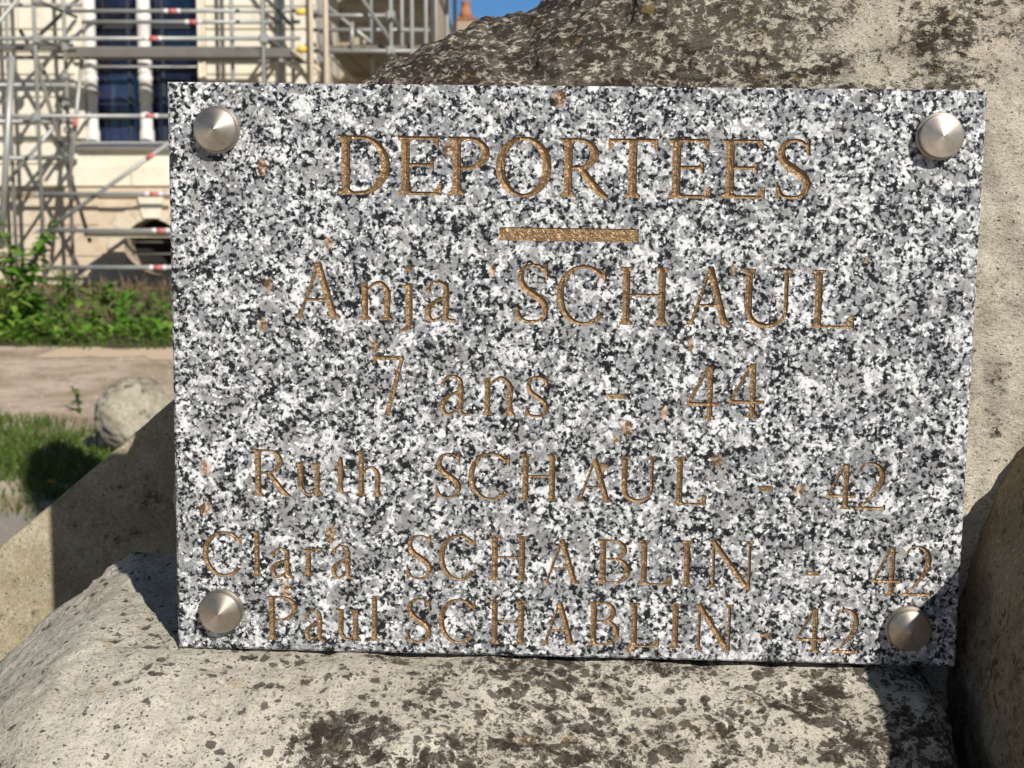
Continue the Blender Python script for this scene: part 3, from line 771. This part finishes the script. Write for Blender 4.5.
# ------------------------------------------------------------------ grass patch
def grass():
    bm = bmesh.new()
    def blade(x, y, h, sc=1):
        a = rnd(0, 6.28); wd = rnd(.0016, .0034) * sc; l = rnd(.3, 1.1) * h
        dx, dy = math.cos(a), math.sin(a); b = Vector((x, y, .001))
        p = [bm.verts.new(b + Vector((-dy * wd, dx * wd, 0))), bm.verts.new(b + Vector((dy * wd, -dx * wd, 0))), bm.verts.new(b + Vector((dx * l * .4 + dy * wd * .7, dy * l * .4 - dx * wd * .7, h * .6))), bm.verts.new(b + Vector((dx * l * .4 - dy * wd * .7, dy * l * .4 + dx * wd * .7, h * .6))), bm.verts.new(b + Vector((dx * l, dy * l, h)))]
        bm.faces.new(p[:4]); bm.faces.new((p[3], p[2], p[4]))
    n = 0
    while n < 52000:
        x = rnd(-4.2, .6); y = rnd(4.40, 6.95)
        e = fbm(Vector((x * 1.3, y * 1.3, 2)), 4)
        lim = 6.55 + .35 * e + (.25 if x > -1.2 else 0)
        dens = 1 if y < lim - .35 else max(0, (lim + .1 - y) / .45) * .6
        bare = fbm(Vector((x * 2.1 + 9, y * 2.1, 7)), 3)
        if bare > .30: dens *= .15
        if y < 4.52 + .1 * e: dens *= .3
        if random.random() > dens: n += .25; continue
        blade(x, y, rnd(.016, .045) * (1 + .8 * max(0, e)), 1.2); n += 1
    for _ in range(1300):   # thin tufts creeping along the wall of weeds
        x = rnd(-8, 1); blade(x, 9.85 + .25 * fbm(Vector((x, 0, 0))) + rnd(-.12, .25), rnd(.04, .10), 2)
    stuff(obj('grass', bm, M['grass']))
grass()

def leaf(bm, base, dirv, length, width, droop=.3, up=Vector((0, 0, 1)), mi=0):
    d = dirv.normalized(); sd = d.cross(up)
    if sd.length < 1e-3: sd = Vector((1, 0, 0))
    sd.normalize(); nrm = sd.cross(d)
    rows = []
    for t, wv in ((0, .12), (.25, .8), (.5, 1), (.78, .62), (1, .03)):
        c = base + d * (length * t) - Vector((0, 0, 1)) * (droop * length * t * t)
        rows.append((bm.verts.new(c - sd * (width * .5 * wv) + nrm * width * .12), bm.verts.new(c), bm.verts.new(c + sd * (width * .5 * wv) + nrm * width * .12)))
    for A, B in zip(rows, rows[1:]):
        for i in (0, 1):
            f = bm.faces.new((A[i], A[i + 1], B[i + 1], B[i])); f.material_index = mi; f.smooth = True
def weed(x, y, h, nl, ls, label, mat, spread=.25, flowers=None, name='leafy_weed', group='leafy weeds along the foot of the building', cat='weed'):
    root = thing(name, (x, y, .008), label, cat, group)
    ns = 6 if h > .8 else random.choice((2, 3, 4)); sb = bmesh.new(); lb = bmesh.new(); fb = bmesh.new()
    for s in range(ns):
        lean = Vector((rnd(-spread, spread), rnd(-spread, spread), 0)); hh = h * rnd(.7, 1) if s else h
        b = Vector((x + rnd(-.01, .01), y + rnd(-.01, .01), .008))
        pts = [b + lean * (t * t) + Vector((0, 0, hh * t)) for t in (0, .35, .7, 1)]
        for p, q in zip(pts, pts[1:]): tube(sb, p, q, .008 * (.5 + h), 5)
        for k in range(nl // ns):
            t = rnd(.08, 1); c = b + lean * (t * t) + Vector((0, 0, hh * t)); a = rnd(0, 6.28)
            leaf(lb, c, Vector((math.cos(a), math.sin(a), rnd(-.1, .8))), ls * rnd(.6, 1.15) * (1.15 - .5 * t), ls * rnd(.35, .6) * (1.15 - .5 * t), rnd(.1, .6))
        if flowers and s == 0:
            for k in range(7):
                c = pts[-1] + Vector((rnd(-.03, .03), rnd(-.03, .03), rnd(-.03, .03))) * (h / .9)
                for j in range(5): leaf(fb, c, Vector((math.cos(j * 1.257), math.sin(j * 1.257), .4)), .028 * max(.6, h), .02 * max(.6, h), .2)
    obj('stem', sb, M['stalk'], root); obj('foliage', lb, mat, root)
    if flowers: obj('flower', fb, M[flowers], root)
    else: fb.free()
    return root
BACKW = [  # px, py of the foot, height, leaves, leaf size, kind
 (27, 332, 0.88, 190, .21, 'big'), (8, 338, 0.42, 70, .17, 'lime'), (48, 336, 0.44, 60, .15, 'mid'), (62, 322, 0.42, 54, .13, 'mid'), (-18, 335, 0.47, 60, .17, 'mid'), (-50, 330, 0.51, 60, .17, 'mid'),
 (92, 334, 0.24, 50, .13, 'lime'), (116, 318, 0.31, 46, .15, 'broad'), (100, 316, 0.29, 46, .15, 'broad'), (131, 334, 0.20, 46, .12, 'mid'), (150, 338, 0.18, 44, .11, 'mid'), (163, 336, 0.20, 40, .11, 'dark'),
 (76, 338, 0.20, 44, .12, 'mid'), (140, 322, 0.20, 34, .11, 'dark'), (40, 343, 0.21, 40, .12, 'lime'), (70, 304, 0.36, 40, .12, 'dark'), (98, 302, 0.20, 36, .11, 'dark'), (128, 304, 0.18, 30, .10, 'dark'), (180, 330, 0.24, 40, .12, 'mid'), (205, 325, 0.24, 40, .12, 'mid')]
KIND = {'big': ("tallest bushy green weed with pale flower heads left of the plaque", 'leaf', 'petal_white'), 'lime': ("bright lime green low weed clump at the bed edge", 'leaf_lime', None), 'mid': ("mid green leafy weed clump at the foot of the building", 'leaf', None),
        'broad': ("broad leaved green weed in the middle of the bed", 'leaf', None), 'dark': ("dark green scrubby weed against the plinth wall", 'leaf_dark', None)}
random.seed(21)
WLAB = ["tallest bushy green weed with pale flower heads at the left of the bed", "lime green weed clump in front of the tallest bush, at its left", "mid green weed at the right foot of the tallest bush",
 "slim mid green weed just behind and right of the tallest bush", "bushy weed beyond the left edge of the photo, nearest to it", "large weed farthest out beyond the left edge of the photo",
 "lime green weed at the path edge midway between bush and plaque", "broad leaved weed in the middle of the bed, nearer the plaque", "broad leaved weed in the middle of the bed, nearer the tallest bush",
 "low mid green weed at the path edge, third from the plaque", "low mid green weed at the path edge, second from the plaque", "dark green low weed right beside the plaque edge, at the front",
 "low mid green weed at the path edge right of the tallest bush", "dark green scrubby weed behind the path edge, closest to the plaque", "lime green lowest clump at the very edge of the path below the tallest bush",
 "dark green scrubby weed against the plinth wall behind the tallest bush", "dark green scrubby weed against the plinth wall, in the middle", "dark green scrubby weed under the round opening by the wall",
 "mid green weed hidden behind the left edge of the plaque", "mid green weed farthest right, hidden behind the plaque"]
for (px, py, h, nl, ls, kd), lb in zip(BACKW, WLAB):
    g = G(px, py); _, mt, fl = KIND[kd]
    weed(g.x, g.y, h, nl, ls, lb, M[mt], .22 if kd != 'big' else .42, fl)
g = G(79, 412); weed(g.x, g.y, .11, 16, .05, "small dark weed with white flower beside the stone ball", M['leaf_dark'], .04, 'petal_white', 'small_weed', None)
def ground_cover():
    bm = bmesh.new(); random.seed(5)
    for _ in range(3600):
        x = rnd(-8.5, 1.8); y = rnd(9.95, 14.6); a = rnd(0, 6.28)
        if fbm(Vector((x * .8, y * .8, 1)), 3) < -.25: continue
        leaf(bm, Vector((x, y, .01 + rnd(0, .10))), Vector((math.cos(a), math.sin(a), rnd(.1, .9))), rnd(.06, .14), rnd(.03, .07), .3, mi=random.choice((0, 0, 1, 2)))
    for _ in range(2200):
        x = rnd(-8.5, 1.8); y = 9.95 + .12 * fbm(Vector((x * 1.2, 0, 0))) + abs(random.gauss(0, .45)); a = rnd(0, 6.28)
        leaf(bm, Vector((x, y, .01 + rnd(0, .09))), Vector((math.cos(a), math.sin(a), rnd(.2, 1.2))), rnd(.05, .13), rnd(.03, .07), .3, mi=random.choice((0, 0, 2, 2)))
    stuff(obj('ground_cover', bm, [M['leaf'], M['leaf_dark'], M['leaf_lime']]))
    bm = bmesh.new()
    for _ in range(3000):
        x = rnd(-8.5, 1.8); y = rnd(11.2, 16.3); h = rnd(.06, .17) * (1.9 if random.random() < .12 else 1)
        if fbm(Vector((x * 1.1, y * .7, 4)), 3) < -.05: continue
        p = Vector((x, y, .005)); tube(bm, p, p + Vector((rnd(-.1, .1), rnd(-.1, .1), h)), .006, 3, .002)
    stuff(obj('dry_grass', bm, M['dry']))
ground_cover()
# dandelions in the grass
def dandelion(px, py, label):
    g = G(px, py, .05); r = thing('dandelion', (g.x, g.y, .0), label, 'flower', 'yellow dandelions in the grass')
    bm = bmesh.new(); tube(bm, (g.x, g.y, 0), (g.x, g.y, .05), .003, 5); obj('stem', bm, M['stalk'], r)
    bm = bmesh.new()
    for k in range(18):
        a = k * 2.4; leaf(bm, Vector((g.x, g.y, .05)), Vector((math.cos(a), math.sin(a), .2 + .05 * k)), .018, .007, .1)
    obj('flower', bm, M['petal_yellow'], r)
dandelion(97, 433, "yellow dandelion right beside the stone ball"); dandelion(52, 483, "yellow dandelion in the grass next to the wedge stone edge")

# ------------------------------------------------------------------ building
YW = 17.0
def X(px, Y=YW): return (px - CX) / FPX * Y * (1.0 / math.cos(PITCH)) * math.cos(PITCH) * 1.0
def XZ(px, py, Y): p = P(px, py, Y); return p.x, p.z
bx0, bx1 = -15.0, P(316, 60, YW).x
building = thing('stone_building', (-8.5, YW, 0), "cream ashlar building with tall window and round basement opening behind scaffolding", 'building')
wx0, wz0 = XZ(85, 142, YW); wx1 = P(201, 100, YW).x; wz1 = 5.6; zp1 = P(100, 187, YW).z; zp0 = P(100, 197, YW).z
oc, orr = P(153, 248, YW), .335
def wall():
    bm = bmesh.new()
    # backing
    box(bm, bx0, wx0, YW + .03, YW + .55, zp1, 9); box(bm, wx1, bx1, YW + .03, YW + .55, zp1, 9)
    box(bm, wx0, wx1, YW + .03, YW + .55, zp1, wz0); box(bm, wx0, wx1, YW + .03, YW + .55, wz1, 9)
    box(bm, bx0, bx1 - .002, YW + .56, YW + 9, 0, 8.99)
    z = zp1; row = 0
    random.seed(3)
    while z < 8.8:
        h = .255
        for (a, b) in ((bx0, wx0 - .09), (wx1 + .07, bx1)) if z + h > wz0 - .10 and z < wz1 else ((bx0, bx1),):
            x = a
            while x < b - .01:
                l = min(b - x, rnd(.7, 1.3))
                if b - x - l < .25: l = b - x
                box(bm, x + .003, x + l - .003, YW, YW + .05, z + .012, z + h - .006, .008); x += l
        z += h; row += 1
    o = obj('wall', bm, M['ashlar'], building)
    # plinth with the round opening
    vs = [Vector((bx0, 0)), Vector((bx1, 0)), Vector((bx1, zp0)), Vector((bx0, zp0))]; fs = [[0, 1, 2, 3]]
    ring = [Vector((oc.x + orr * math.cos(i * math.pi / 24), oc.z + orr * math.sin(i * math.pi / 24))) for i in range(48)]
    fs.append(list(range(4, 52))); V, E_, F, _, _, of = geometry.delaunay_2d_cdt(vs + ring, [], fs, 1, 1e-5)
    bm = bmesh.new(); d = {}
    for f, o_ in zip(F, of):
        if 1 in o_: continue
        for i in f:
            if i not in d: d[i] = bm.verts.new((V[i].x, YW + .02, V[i].y))
        bm.faces.new([d[i] for i in f])
    a = [bm.verts.new((p.x, YW + .02, p.y)) for p in ring]; b = [bm.verts.new((p.x, YW + .50, p.y)) for p in ring]
    for i in range(48): bm.faces.new((a[i], a[(i + 1) % 48], b[(i + 1) % 48], b[i]))
    # plinth blocks left and right of the opening
    z = 0
    for h in (.34, .36, zp0 - .70):
        for (xa, xb) in ((bx0, oc.x - .62), (oc.x + .62, bx1)):
            x = xb
            while x > xa:
                l = rnd(.5, .9); box(bm, max(xa, x - l) + .004, x - .004, YW, YW + .03, z + .008, z + h - .008, .006); x -= l
        z += h
    obj('plinth', bm, M['plinth'], building)
    bm = bmesh.new()
    box(bm, bx0, bx1 + .04, YW - .05, YW + .05, zp0 + .03, zp1 - .012, .012); box(bm, bx0, bx1 + .02, YW - .022, YW + .05, zp0 + .001, zp0 + .028, .006)
    obj('plinth_moulding', bm, M['plinth'], building)
    # round opening surround with keystone
    bm = bmesh.new()
    for i in range(12):
        a0, a1 = i * math.pi / 6 + .008, (i + 1) * math.pi / 6 - .008
        pts = []
        r2 = .53
        for r_, n in ((orr + .002, 5), (r2, 5)):
            row = [(oc.x + r_ * math.cos(a0 + (a1 - a0) * k / 4), oc.z + r_ * math.sin(a0 + (a1 - a0) * k / 4)) for k in range(5)]
            pts += row if r_ < .4 else row[::-1]
        f1 = [bm.verts.new((p, YW - .012, q)) for p, q in pts]; f2 = [bm.verts.new((p, YW + .03, q)) for p, q in pts]
        bm.faces.new(f1)
        for k in range(10): bm.faces.new((f1[k], f1[(k + 1) % 10], f2[(k + 1) % 10], f2[k]))
    bmesh.ops.recalc_face_normals(bm, faces=bm.faces)
    ro = obj('round_opening', bm, M['plinth'], building)
    bm = bmesh.new()
    kx = oc.x; v = [(kx - .10, orr + oc.z + .012), (kx + .10, orr + oc.z + .012), (kx + .15, zp0 - .004), (kx - .15, zp0 - .004)]
    f1 = [bm.verts.new((p, YW - .04, q)) for p, q in v]; f2 = [bm.verts.new((p, YW + .02, q)) for p, q in v]; bm.faces.new(f1)
    for k in range(4): bm.faces.new((f1[k], f1[(k + 1) % 4], f2[(k + 1) % 4], f2[k]))
    bmesh.ops.recalc_face_normals(bm, faces=bm.faces); obj('keystone', bm, M['ashlar'], ro)
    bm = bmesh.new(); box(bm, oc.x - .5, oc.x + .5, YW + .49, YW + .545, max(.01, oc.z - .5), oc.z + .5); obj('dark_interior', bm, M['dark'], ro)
    bm = bmesh.new()
    for k in range(4): z = oc.z - .22 + k * .14; tube(bm, (oc.x - orr, YW + .3, z), (oc.x + orr, YW + .3, z), .012, 6)
    obj('grille', bm, M['tube_dark'], ro)
wall()
def window():
    bm = bmesh.new()
    box(bm, wx0 - .09, wx1 + .09, YW - .08, YW + .02, wz0 - .085, wz0 - .02, .012); box(bm, wx0 - .05, wx1 + .05, YW - .02, YW + .30, wz0 - .02, wz0, .003)
    win = obj('window', bm, M['paint'], building)
    gx0, gx1 = wx0 + .04, wx1 - .02
    bm = bmesh.new(); box(bm, gx0, gx1, YW + .29, YW + .30, wz0 + .001, wz1 - .01); obj('glass', bm, M['glass'], win)
    bm = bmesh.new(); mx = P(145, 70, YW + .12).x
    def colm(x, r):
        prof = [(r * 1.1, wz0), (r * 1.1, wz0 + .12), (r * .92, wz0 + .16)]
        for zc in (P(0, 104, YW).z, P(0, 76, YW).z, P(0, 66, YW).z, P(0, 40, YW).z, P(0, 15, YW).z):
            pass
        z1 = P(0, 110, YW).z
        prof += [(r * .92, z1), (r * .88, z1 + .02), (r * .88, z1 + .08), (r, z1 + .10)]
        for py in (78, 70, 61):
            z = P(0, py, YW).z; prof += [(r * .95, z - .035), (r * 1.09, z - .02), (r * 1.09, z + .02), (r * .95, z + .035)]
        z = P(0, 19, YW).z; prof += [(r, z - .06), (r * 1.12, z - .04), (r * 1.12, z + .06), (r, z + .08), (r, wz1)]
        t = bmesh.new(); lathe(t, prof, 20, (x, YW + .12, 0)); me = bpy.data.meshes.new('tmp'); t.to_mesh(me); t.free(); bm.from_mesh(me); bpy.data.meshes.remove(me)
    colm(mx, .078); obj('central_column', bm, M['paint'], win, smooth=True)
    bm = bmesh.new(); colm(P(91, 70, YW + .12).x, .07); obj('side_column', bm, M['paint'], win, smooth=True)
    bm = bmesh.new()
    for x in (P(129, 50, YW + .28).x, P(163, 50, YW + .28).x): box(bm, x - .018, x + .018, YW + .26, YW + .285, wz0, wz1)
    for z in (P(0, 27, YW + .28).z,): box(bm, gx0, gx1, YW + .262, YW + .283, z - .02, z + .02)
    obj('sash_frame', bm, plain("dark_frame", (.03, .032, .04), .5), win)
    bm = bmesh.new(); z = P(0, 66, YW).z; tube(bm, (wx0 + .05, YW + .04, z), (P(196, 66, YW).x, YW + .04, z), .016, 8); obj('guard_rail', bm, M['white'], win)
    bm = bmesh.new(); box(bm, wx1 - .02, wx1 + .035, YW - .02, YW + .28, wz0, wz1); box(bm, wx1 + .037, wx1 + .068, YW - .035, YW + .1, wz0, wz1); obj('jamb', bm, M['ashlar'], win)
window()
# recessed wing to the right
YG = 19.4
wgx = P(431, 30, YG).x
bm = bmesh.new(); box(bm, bx1 + .001, wgx, YG, YG + 6, 0, 7.6)
for k in range(26):
    box(bm, bx1 + .004, wgx - .003, YG - .02, YG + .01, .2 + k * .28 + .01, .2 + (k + 1) * .28 - .006, .006)
obj('wing_wall', bm, M['wing'], building)

# ------------------------------------------------------------------ scaffolding
YS, YI = 15.6, 16.45
scaf = thing('scaffolding', (-5.5, YS, 0), "grey tubular scaffolding with decks and red banded rails against the cream building", 'scaffolding')
TR = .0225
def T(name, a, b, r=TR, m='tube', par=None):
    bm = bmesh.new(); tube(bm, a, b, r, 10); return obj(name, bm, M[m], par or scaf)
def standard(px, py, Y, top=6.2, m='tube', r=TR, bot=0.0, name='standard'):
    p = P(px, py, Y); s = T(name, (p.x, Y, bot + .01), (p.x, Y, top), r, m)
    if bot == 0:
        bm = bmesh.new(); box(bm, p.x - .07, p.x + .07, Y - .07, Y + .07, .009, .02); obj('base_plate', bm, M['tube'], s)
    return p.x
def rail(px0, px1, py, Y, m='tube', bands=(), r=TR, ext=0, name='ledger'):
    a = P(px0, py, Y); b = P(px1, py, Y); b.z = a.z
    o = T(name, a, b + Vector((ext, 0, 0)), r, m)
    for bp in bands:
        c = P(bp, py, Y); bm = bmesh.new(); tube(bm, (c.x - .045, Y, a.z), (c.x + .045, Y, a.z), r + .003, 10); obj('red_band', bm, M['red'], o)
        bm = bmesh.new(); tube(bm, (c.x - .10, Y, a.z), (c.x - .047, Y, a.z), r + .003, 10); obj('white_band', bm, M['white'], o)
        bm = bmesh.new(); tube(bm, (c.x + .047, Y, a.z), (c.x + .09, Y, a.z), r + .003, 10); obj('white_band', bm, M['white'], o)
    return a.z
# verticals
for px, Y in ((37, YS), (264, YS)): standard(px, 90, Y)
for px, Y in ((65.5, YI), (281, YI), (293, YI + .25)): standard(px, 60, Y)
standard(-190, 90, YS); standard(-150, 60, YI)
for px in (391, 412, 426): standard(px, 40, YS + .2)
for px, Y in ((436, 17.2), (447, 17.6), (455, 18.2), (321, 16.6)): standard(px, 30, Y)
standard(311, 30, YS - .1, m='timber', r=.024); standard(326, 40, YS - .1, m='timber', r=.028)
p = P(352, 38, YS + .2); T('standard', P(352, 51, YS + .2), P(352, 22, YS + .2))
# horizontals along the facade
rail(-190, 300, 38.5, YS, bands=(153.5,)); rail(82, 300, 22, YI, bands=(193.5,), m='tube'); rail(61, 318, 11, YI, bands=(172.5,))
rail(-190, 262, 48.5, YI, m='tube_dark'); rail(-190, 70, 57.5, YI + .1, m='tube_dark')
rail(-190, 200, 116, YS, bands=(150,)); rail(-190, 66, 121.5, YI, m='tube')
rail(40, 240, 194, YS, bands=(154,), m='tube'); rail(50, 240, 230.5, YS, bands=(161,)); rail(50, 240, 267.5, YS, bands=(158,), r=.025)
rail(312, 393, 15.5, YS + .2); rail(312, 440, 51, YS + .2); rail(312, 455, -30, YS + .2)
rail(-190, 300, -25, YS)
# transoms running to the wall
def trans(px, py, m='tube_dark', y1=YW - .02):
    a = P(px, py, YS); T('transom', a, (a.x, y1, a.z), TR * .9, m)
for px, py in ((37, 39), (37, 0.5), (264, 39), (37, 157), (264, 12), (37, 117), (264, 116)): trans(px, py)
# braces
def brace(a, b, Y0, Y1, m='tube', r=TR, band=None):
    A, B = P(*a, Y0), P(*b, Y1); o = T('brace', A, B, r, m)
    if band is not None:
        d = B - A; c = A + d * band; u = d.normalized()
        bm = bmesh.new(); tube(bm, c - u * .05, c + u * .05, r + .003, 10); obj('red_band', bm, M['red'], o)
brace((172, 141), (46, 231), YS + .05, YS + .05, band=.17)
brace((38, 68), (90, 242), YS + .1, YI, 'tube_dark'); brace((12, 56), (1, 248), YS - .2, YS - .2, 'tube', .034)
brace((82, 58), (69, 187), YS + .2, YS + .2, 'tube', band=.5); brace((267, 38), (300, 62), YS, YI, 'tube_dark')
brace((292, 50), (330, 78), YS, YS, 'timber'); brace((331, 55), (352, 80), YS + .2, YS + 1, 'tube')
brace((263, -5), (290, 24), YS, YI, 'tube_dark'); brace((436, -12), (456, 40), 17.2, 18.2)
brace((-80, 116), (34, -20), YS + .06, YS + .06); brace((268, -140), (390, 40), YS + .1, YS + .1)
standard(8, 60, YI + .1); standard(232, 40, YI); standard(372, 40, YS + 1.2); standard(402, 40, YS + 1.6)
rail(-190, 82, 5, YI); rail(-190, 70, 85, YI); rail(-190, 72, 158, YI); rail(312, 430, 30, YS + 1.2); rail(200, 300, 60, YI + .2)
for px, py in ((37, 195), (37, 231), (66, 85), (391, 15.5), (391, 51), (281, 60)): trans(px, py, 'tube')
brace((120, -40), (34, 40), YI, YI, 'tube_dark'); brace((20, 30), (66, 110), YI, YI, 'tube_dark'); brace((0, 190), (60, 120), YI, YI, 'tube'); brace((320, 0), (392, 60), YS + 1.2, YS + 1.2)
# couplers
cb = [(37, 39), (37, 117), (264, 39), (264, 117), (391, 15.5), (391, 51), (37, 0)]
for px, py in cb:
    a = P(px, py, YS if px < 300 else YS + .2); bm = bmesh.new(); box(bm, a.x - .045, a.x + .045, a.y - .05, a.y + .045, a.z - .05, a.z + .05, .015); obj('coupler', bm, M['tube'], scaf)
for px, py in ((65, 48), (66, 104), (66, 76), (68, 130), (70, 178)):
    a = P(px, py, YI); bm = bmesh.new(); box(bm, a.x - .04, a.x + .04, a.y - .045, a.y + .04, a.z - .035, a.z + .035, .012); obj('coupler', bm, M['tube'], scaf)
for px, py in ((301, 12), (302, 49)):
    a = P(px, py, YS); bm = bmesh.new(); tube(bm, a - Vector((.05, 0, 0)), a + Vector((.05, 0, 0)), .035, 10); obj('end_cap', bm, M['yellow'], scaf)
# decks
def deck(x0, x1, y0, y1, z, m, n, th=.045, gap=.012, name='deck'):
    bm = bmesh.new(); wd = (y1 - y0) / n
    for k in range(n): box(bm, x0, x1, y0 + k * wd + gap / 2, y0 + (k + 1) * wd - gap / 2, z, z + th, .004)
    return obj(name, bm, M[m], scaf)
a = P(80, 57, YS); b = P(292, 57, YS)
deck(P(70, 57, YI).x, b.x, YS + .66, YS + .96, a.z + .06, 'deck', 2, .05)
bm = bmesh.new(); box(bm, P(76, 57, YS).x, b.x, YS + .02, YS + .045, a.z + .001, P(0, 47.5, YS).z, .004); obj('deck_beam', bm, M['tube_dark'], scaf)
a = P(82, 236, YS); deck(a.x, -2.6, YS + .05, YI + .2, a.z - .02, 'deck_pale', 4, .05)
# wing scaffold decks, boards running to the wall with gaps
def wing_deck(z, holes, x0, x1, y0, y1):
    bm = bmesh.new(); n = int((x1 - x0) / .235); 
    for k in range(n):
        segs = [(y0, y1)]
        if k in holes: segs = holes[k]
        for (p, q) in segs: box(bm, x0 + k * .235 + .006, x0 + (k + 1) * .235 - .006, p, q, z, z + .045, .004)
    obj('deck', bm, M['deck'], scaf)
xa = P(316, 50, YS).x; xb = P(440, 50, YS).x
wing_deck(P(0, 49, YS + .2).z, {}, xa, xb, YS + .25, YG - .05)
wing_deck(4.35, {2: [(YS + .3, 17.2), (18.4, YG - .05)], 4: [(YS + .3, 16.6), (17.5, YG - .05)], 5: [(17.6, YG - .05)]}, xa - .3, xb + 2.4, YS + .3, YG - .05)  # added unseen upper deck, its reach and gaps set to shade the wing wall

# ------------------------------------------------------------------ brick house far behind (only its chimney shows)
HY = 34.0
hx = P(465, 15, HY).x
house = thing('brick_house', (hx, HY + 2, 0), "distant brick house with orange chimney pot showing above the boulder", 'house')
bm = bmesh.new(); box(bm, hx - 1.0, hx + 7, HY, HY + 6, 0, 3.2); obj('wall', bm, M['brick'], house)
bm = bmesh.new()
v = [bm.verts.new(q) for q in ((hx - 1.2, HY - .2, 3.2), (hx + 7.2, HY - .2, 3.2), (hx + 7.2, HY + 6.2, 3.2), (hx - 1.2, HY + 6.2, 3.2), (hx - 1.2, HY + 3, 4.6), (hx + 7.2, HY + 3, 4.6))]
for f in ((0, 1, 5, 4), (2, 3, 4, 5), (0, 4, 3), (1, 2, 5), (0, 3, 2, 1)): bm.faces.new([v[i] for i in f])
roof = obj('roof', bm, M['roof'], house)
zt = P(0, 15.5, HY).z
bm = bmesh.new(); box(bm, hx - .24, hx + .24, HY + .3, HY + .8, 3.0, zt - .07); box(bm, hx - .27, hx + .27, HY + .27, HY + .83, zt - .068, zt, .01); obj('chimney', bm, M['brick'], roof)
bm = bmesh.new(); lathe(bm, [(0, zt), (.16, zt), (.13, zt + .18), (.105, zt + .2), (.10, zt + .34), (.125, zt + .36), (.11, zt + .39), (0, zt + .39)], 16, (hx, HY + .55, 0)); obj('chimney_pot', bm, M['terracotta'], roof, smooth=True)
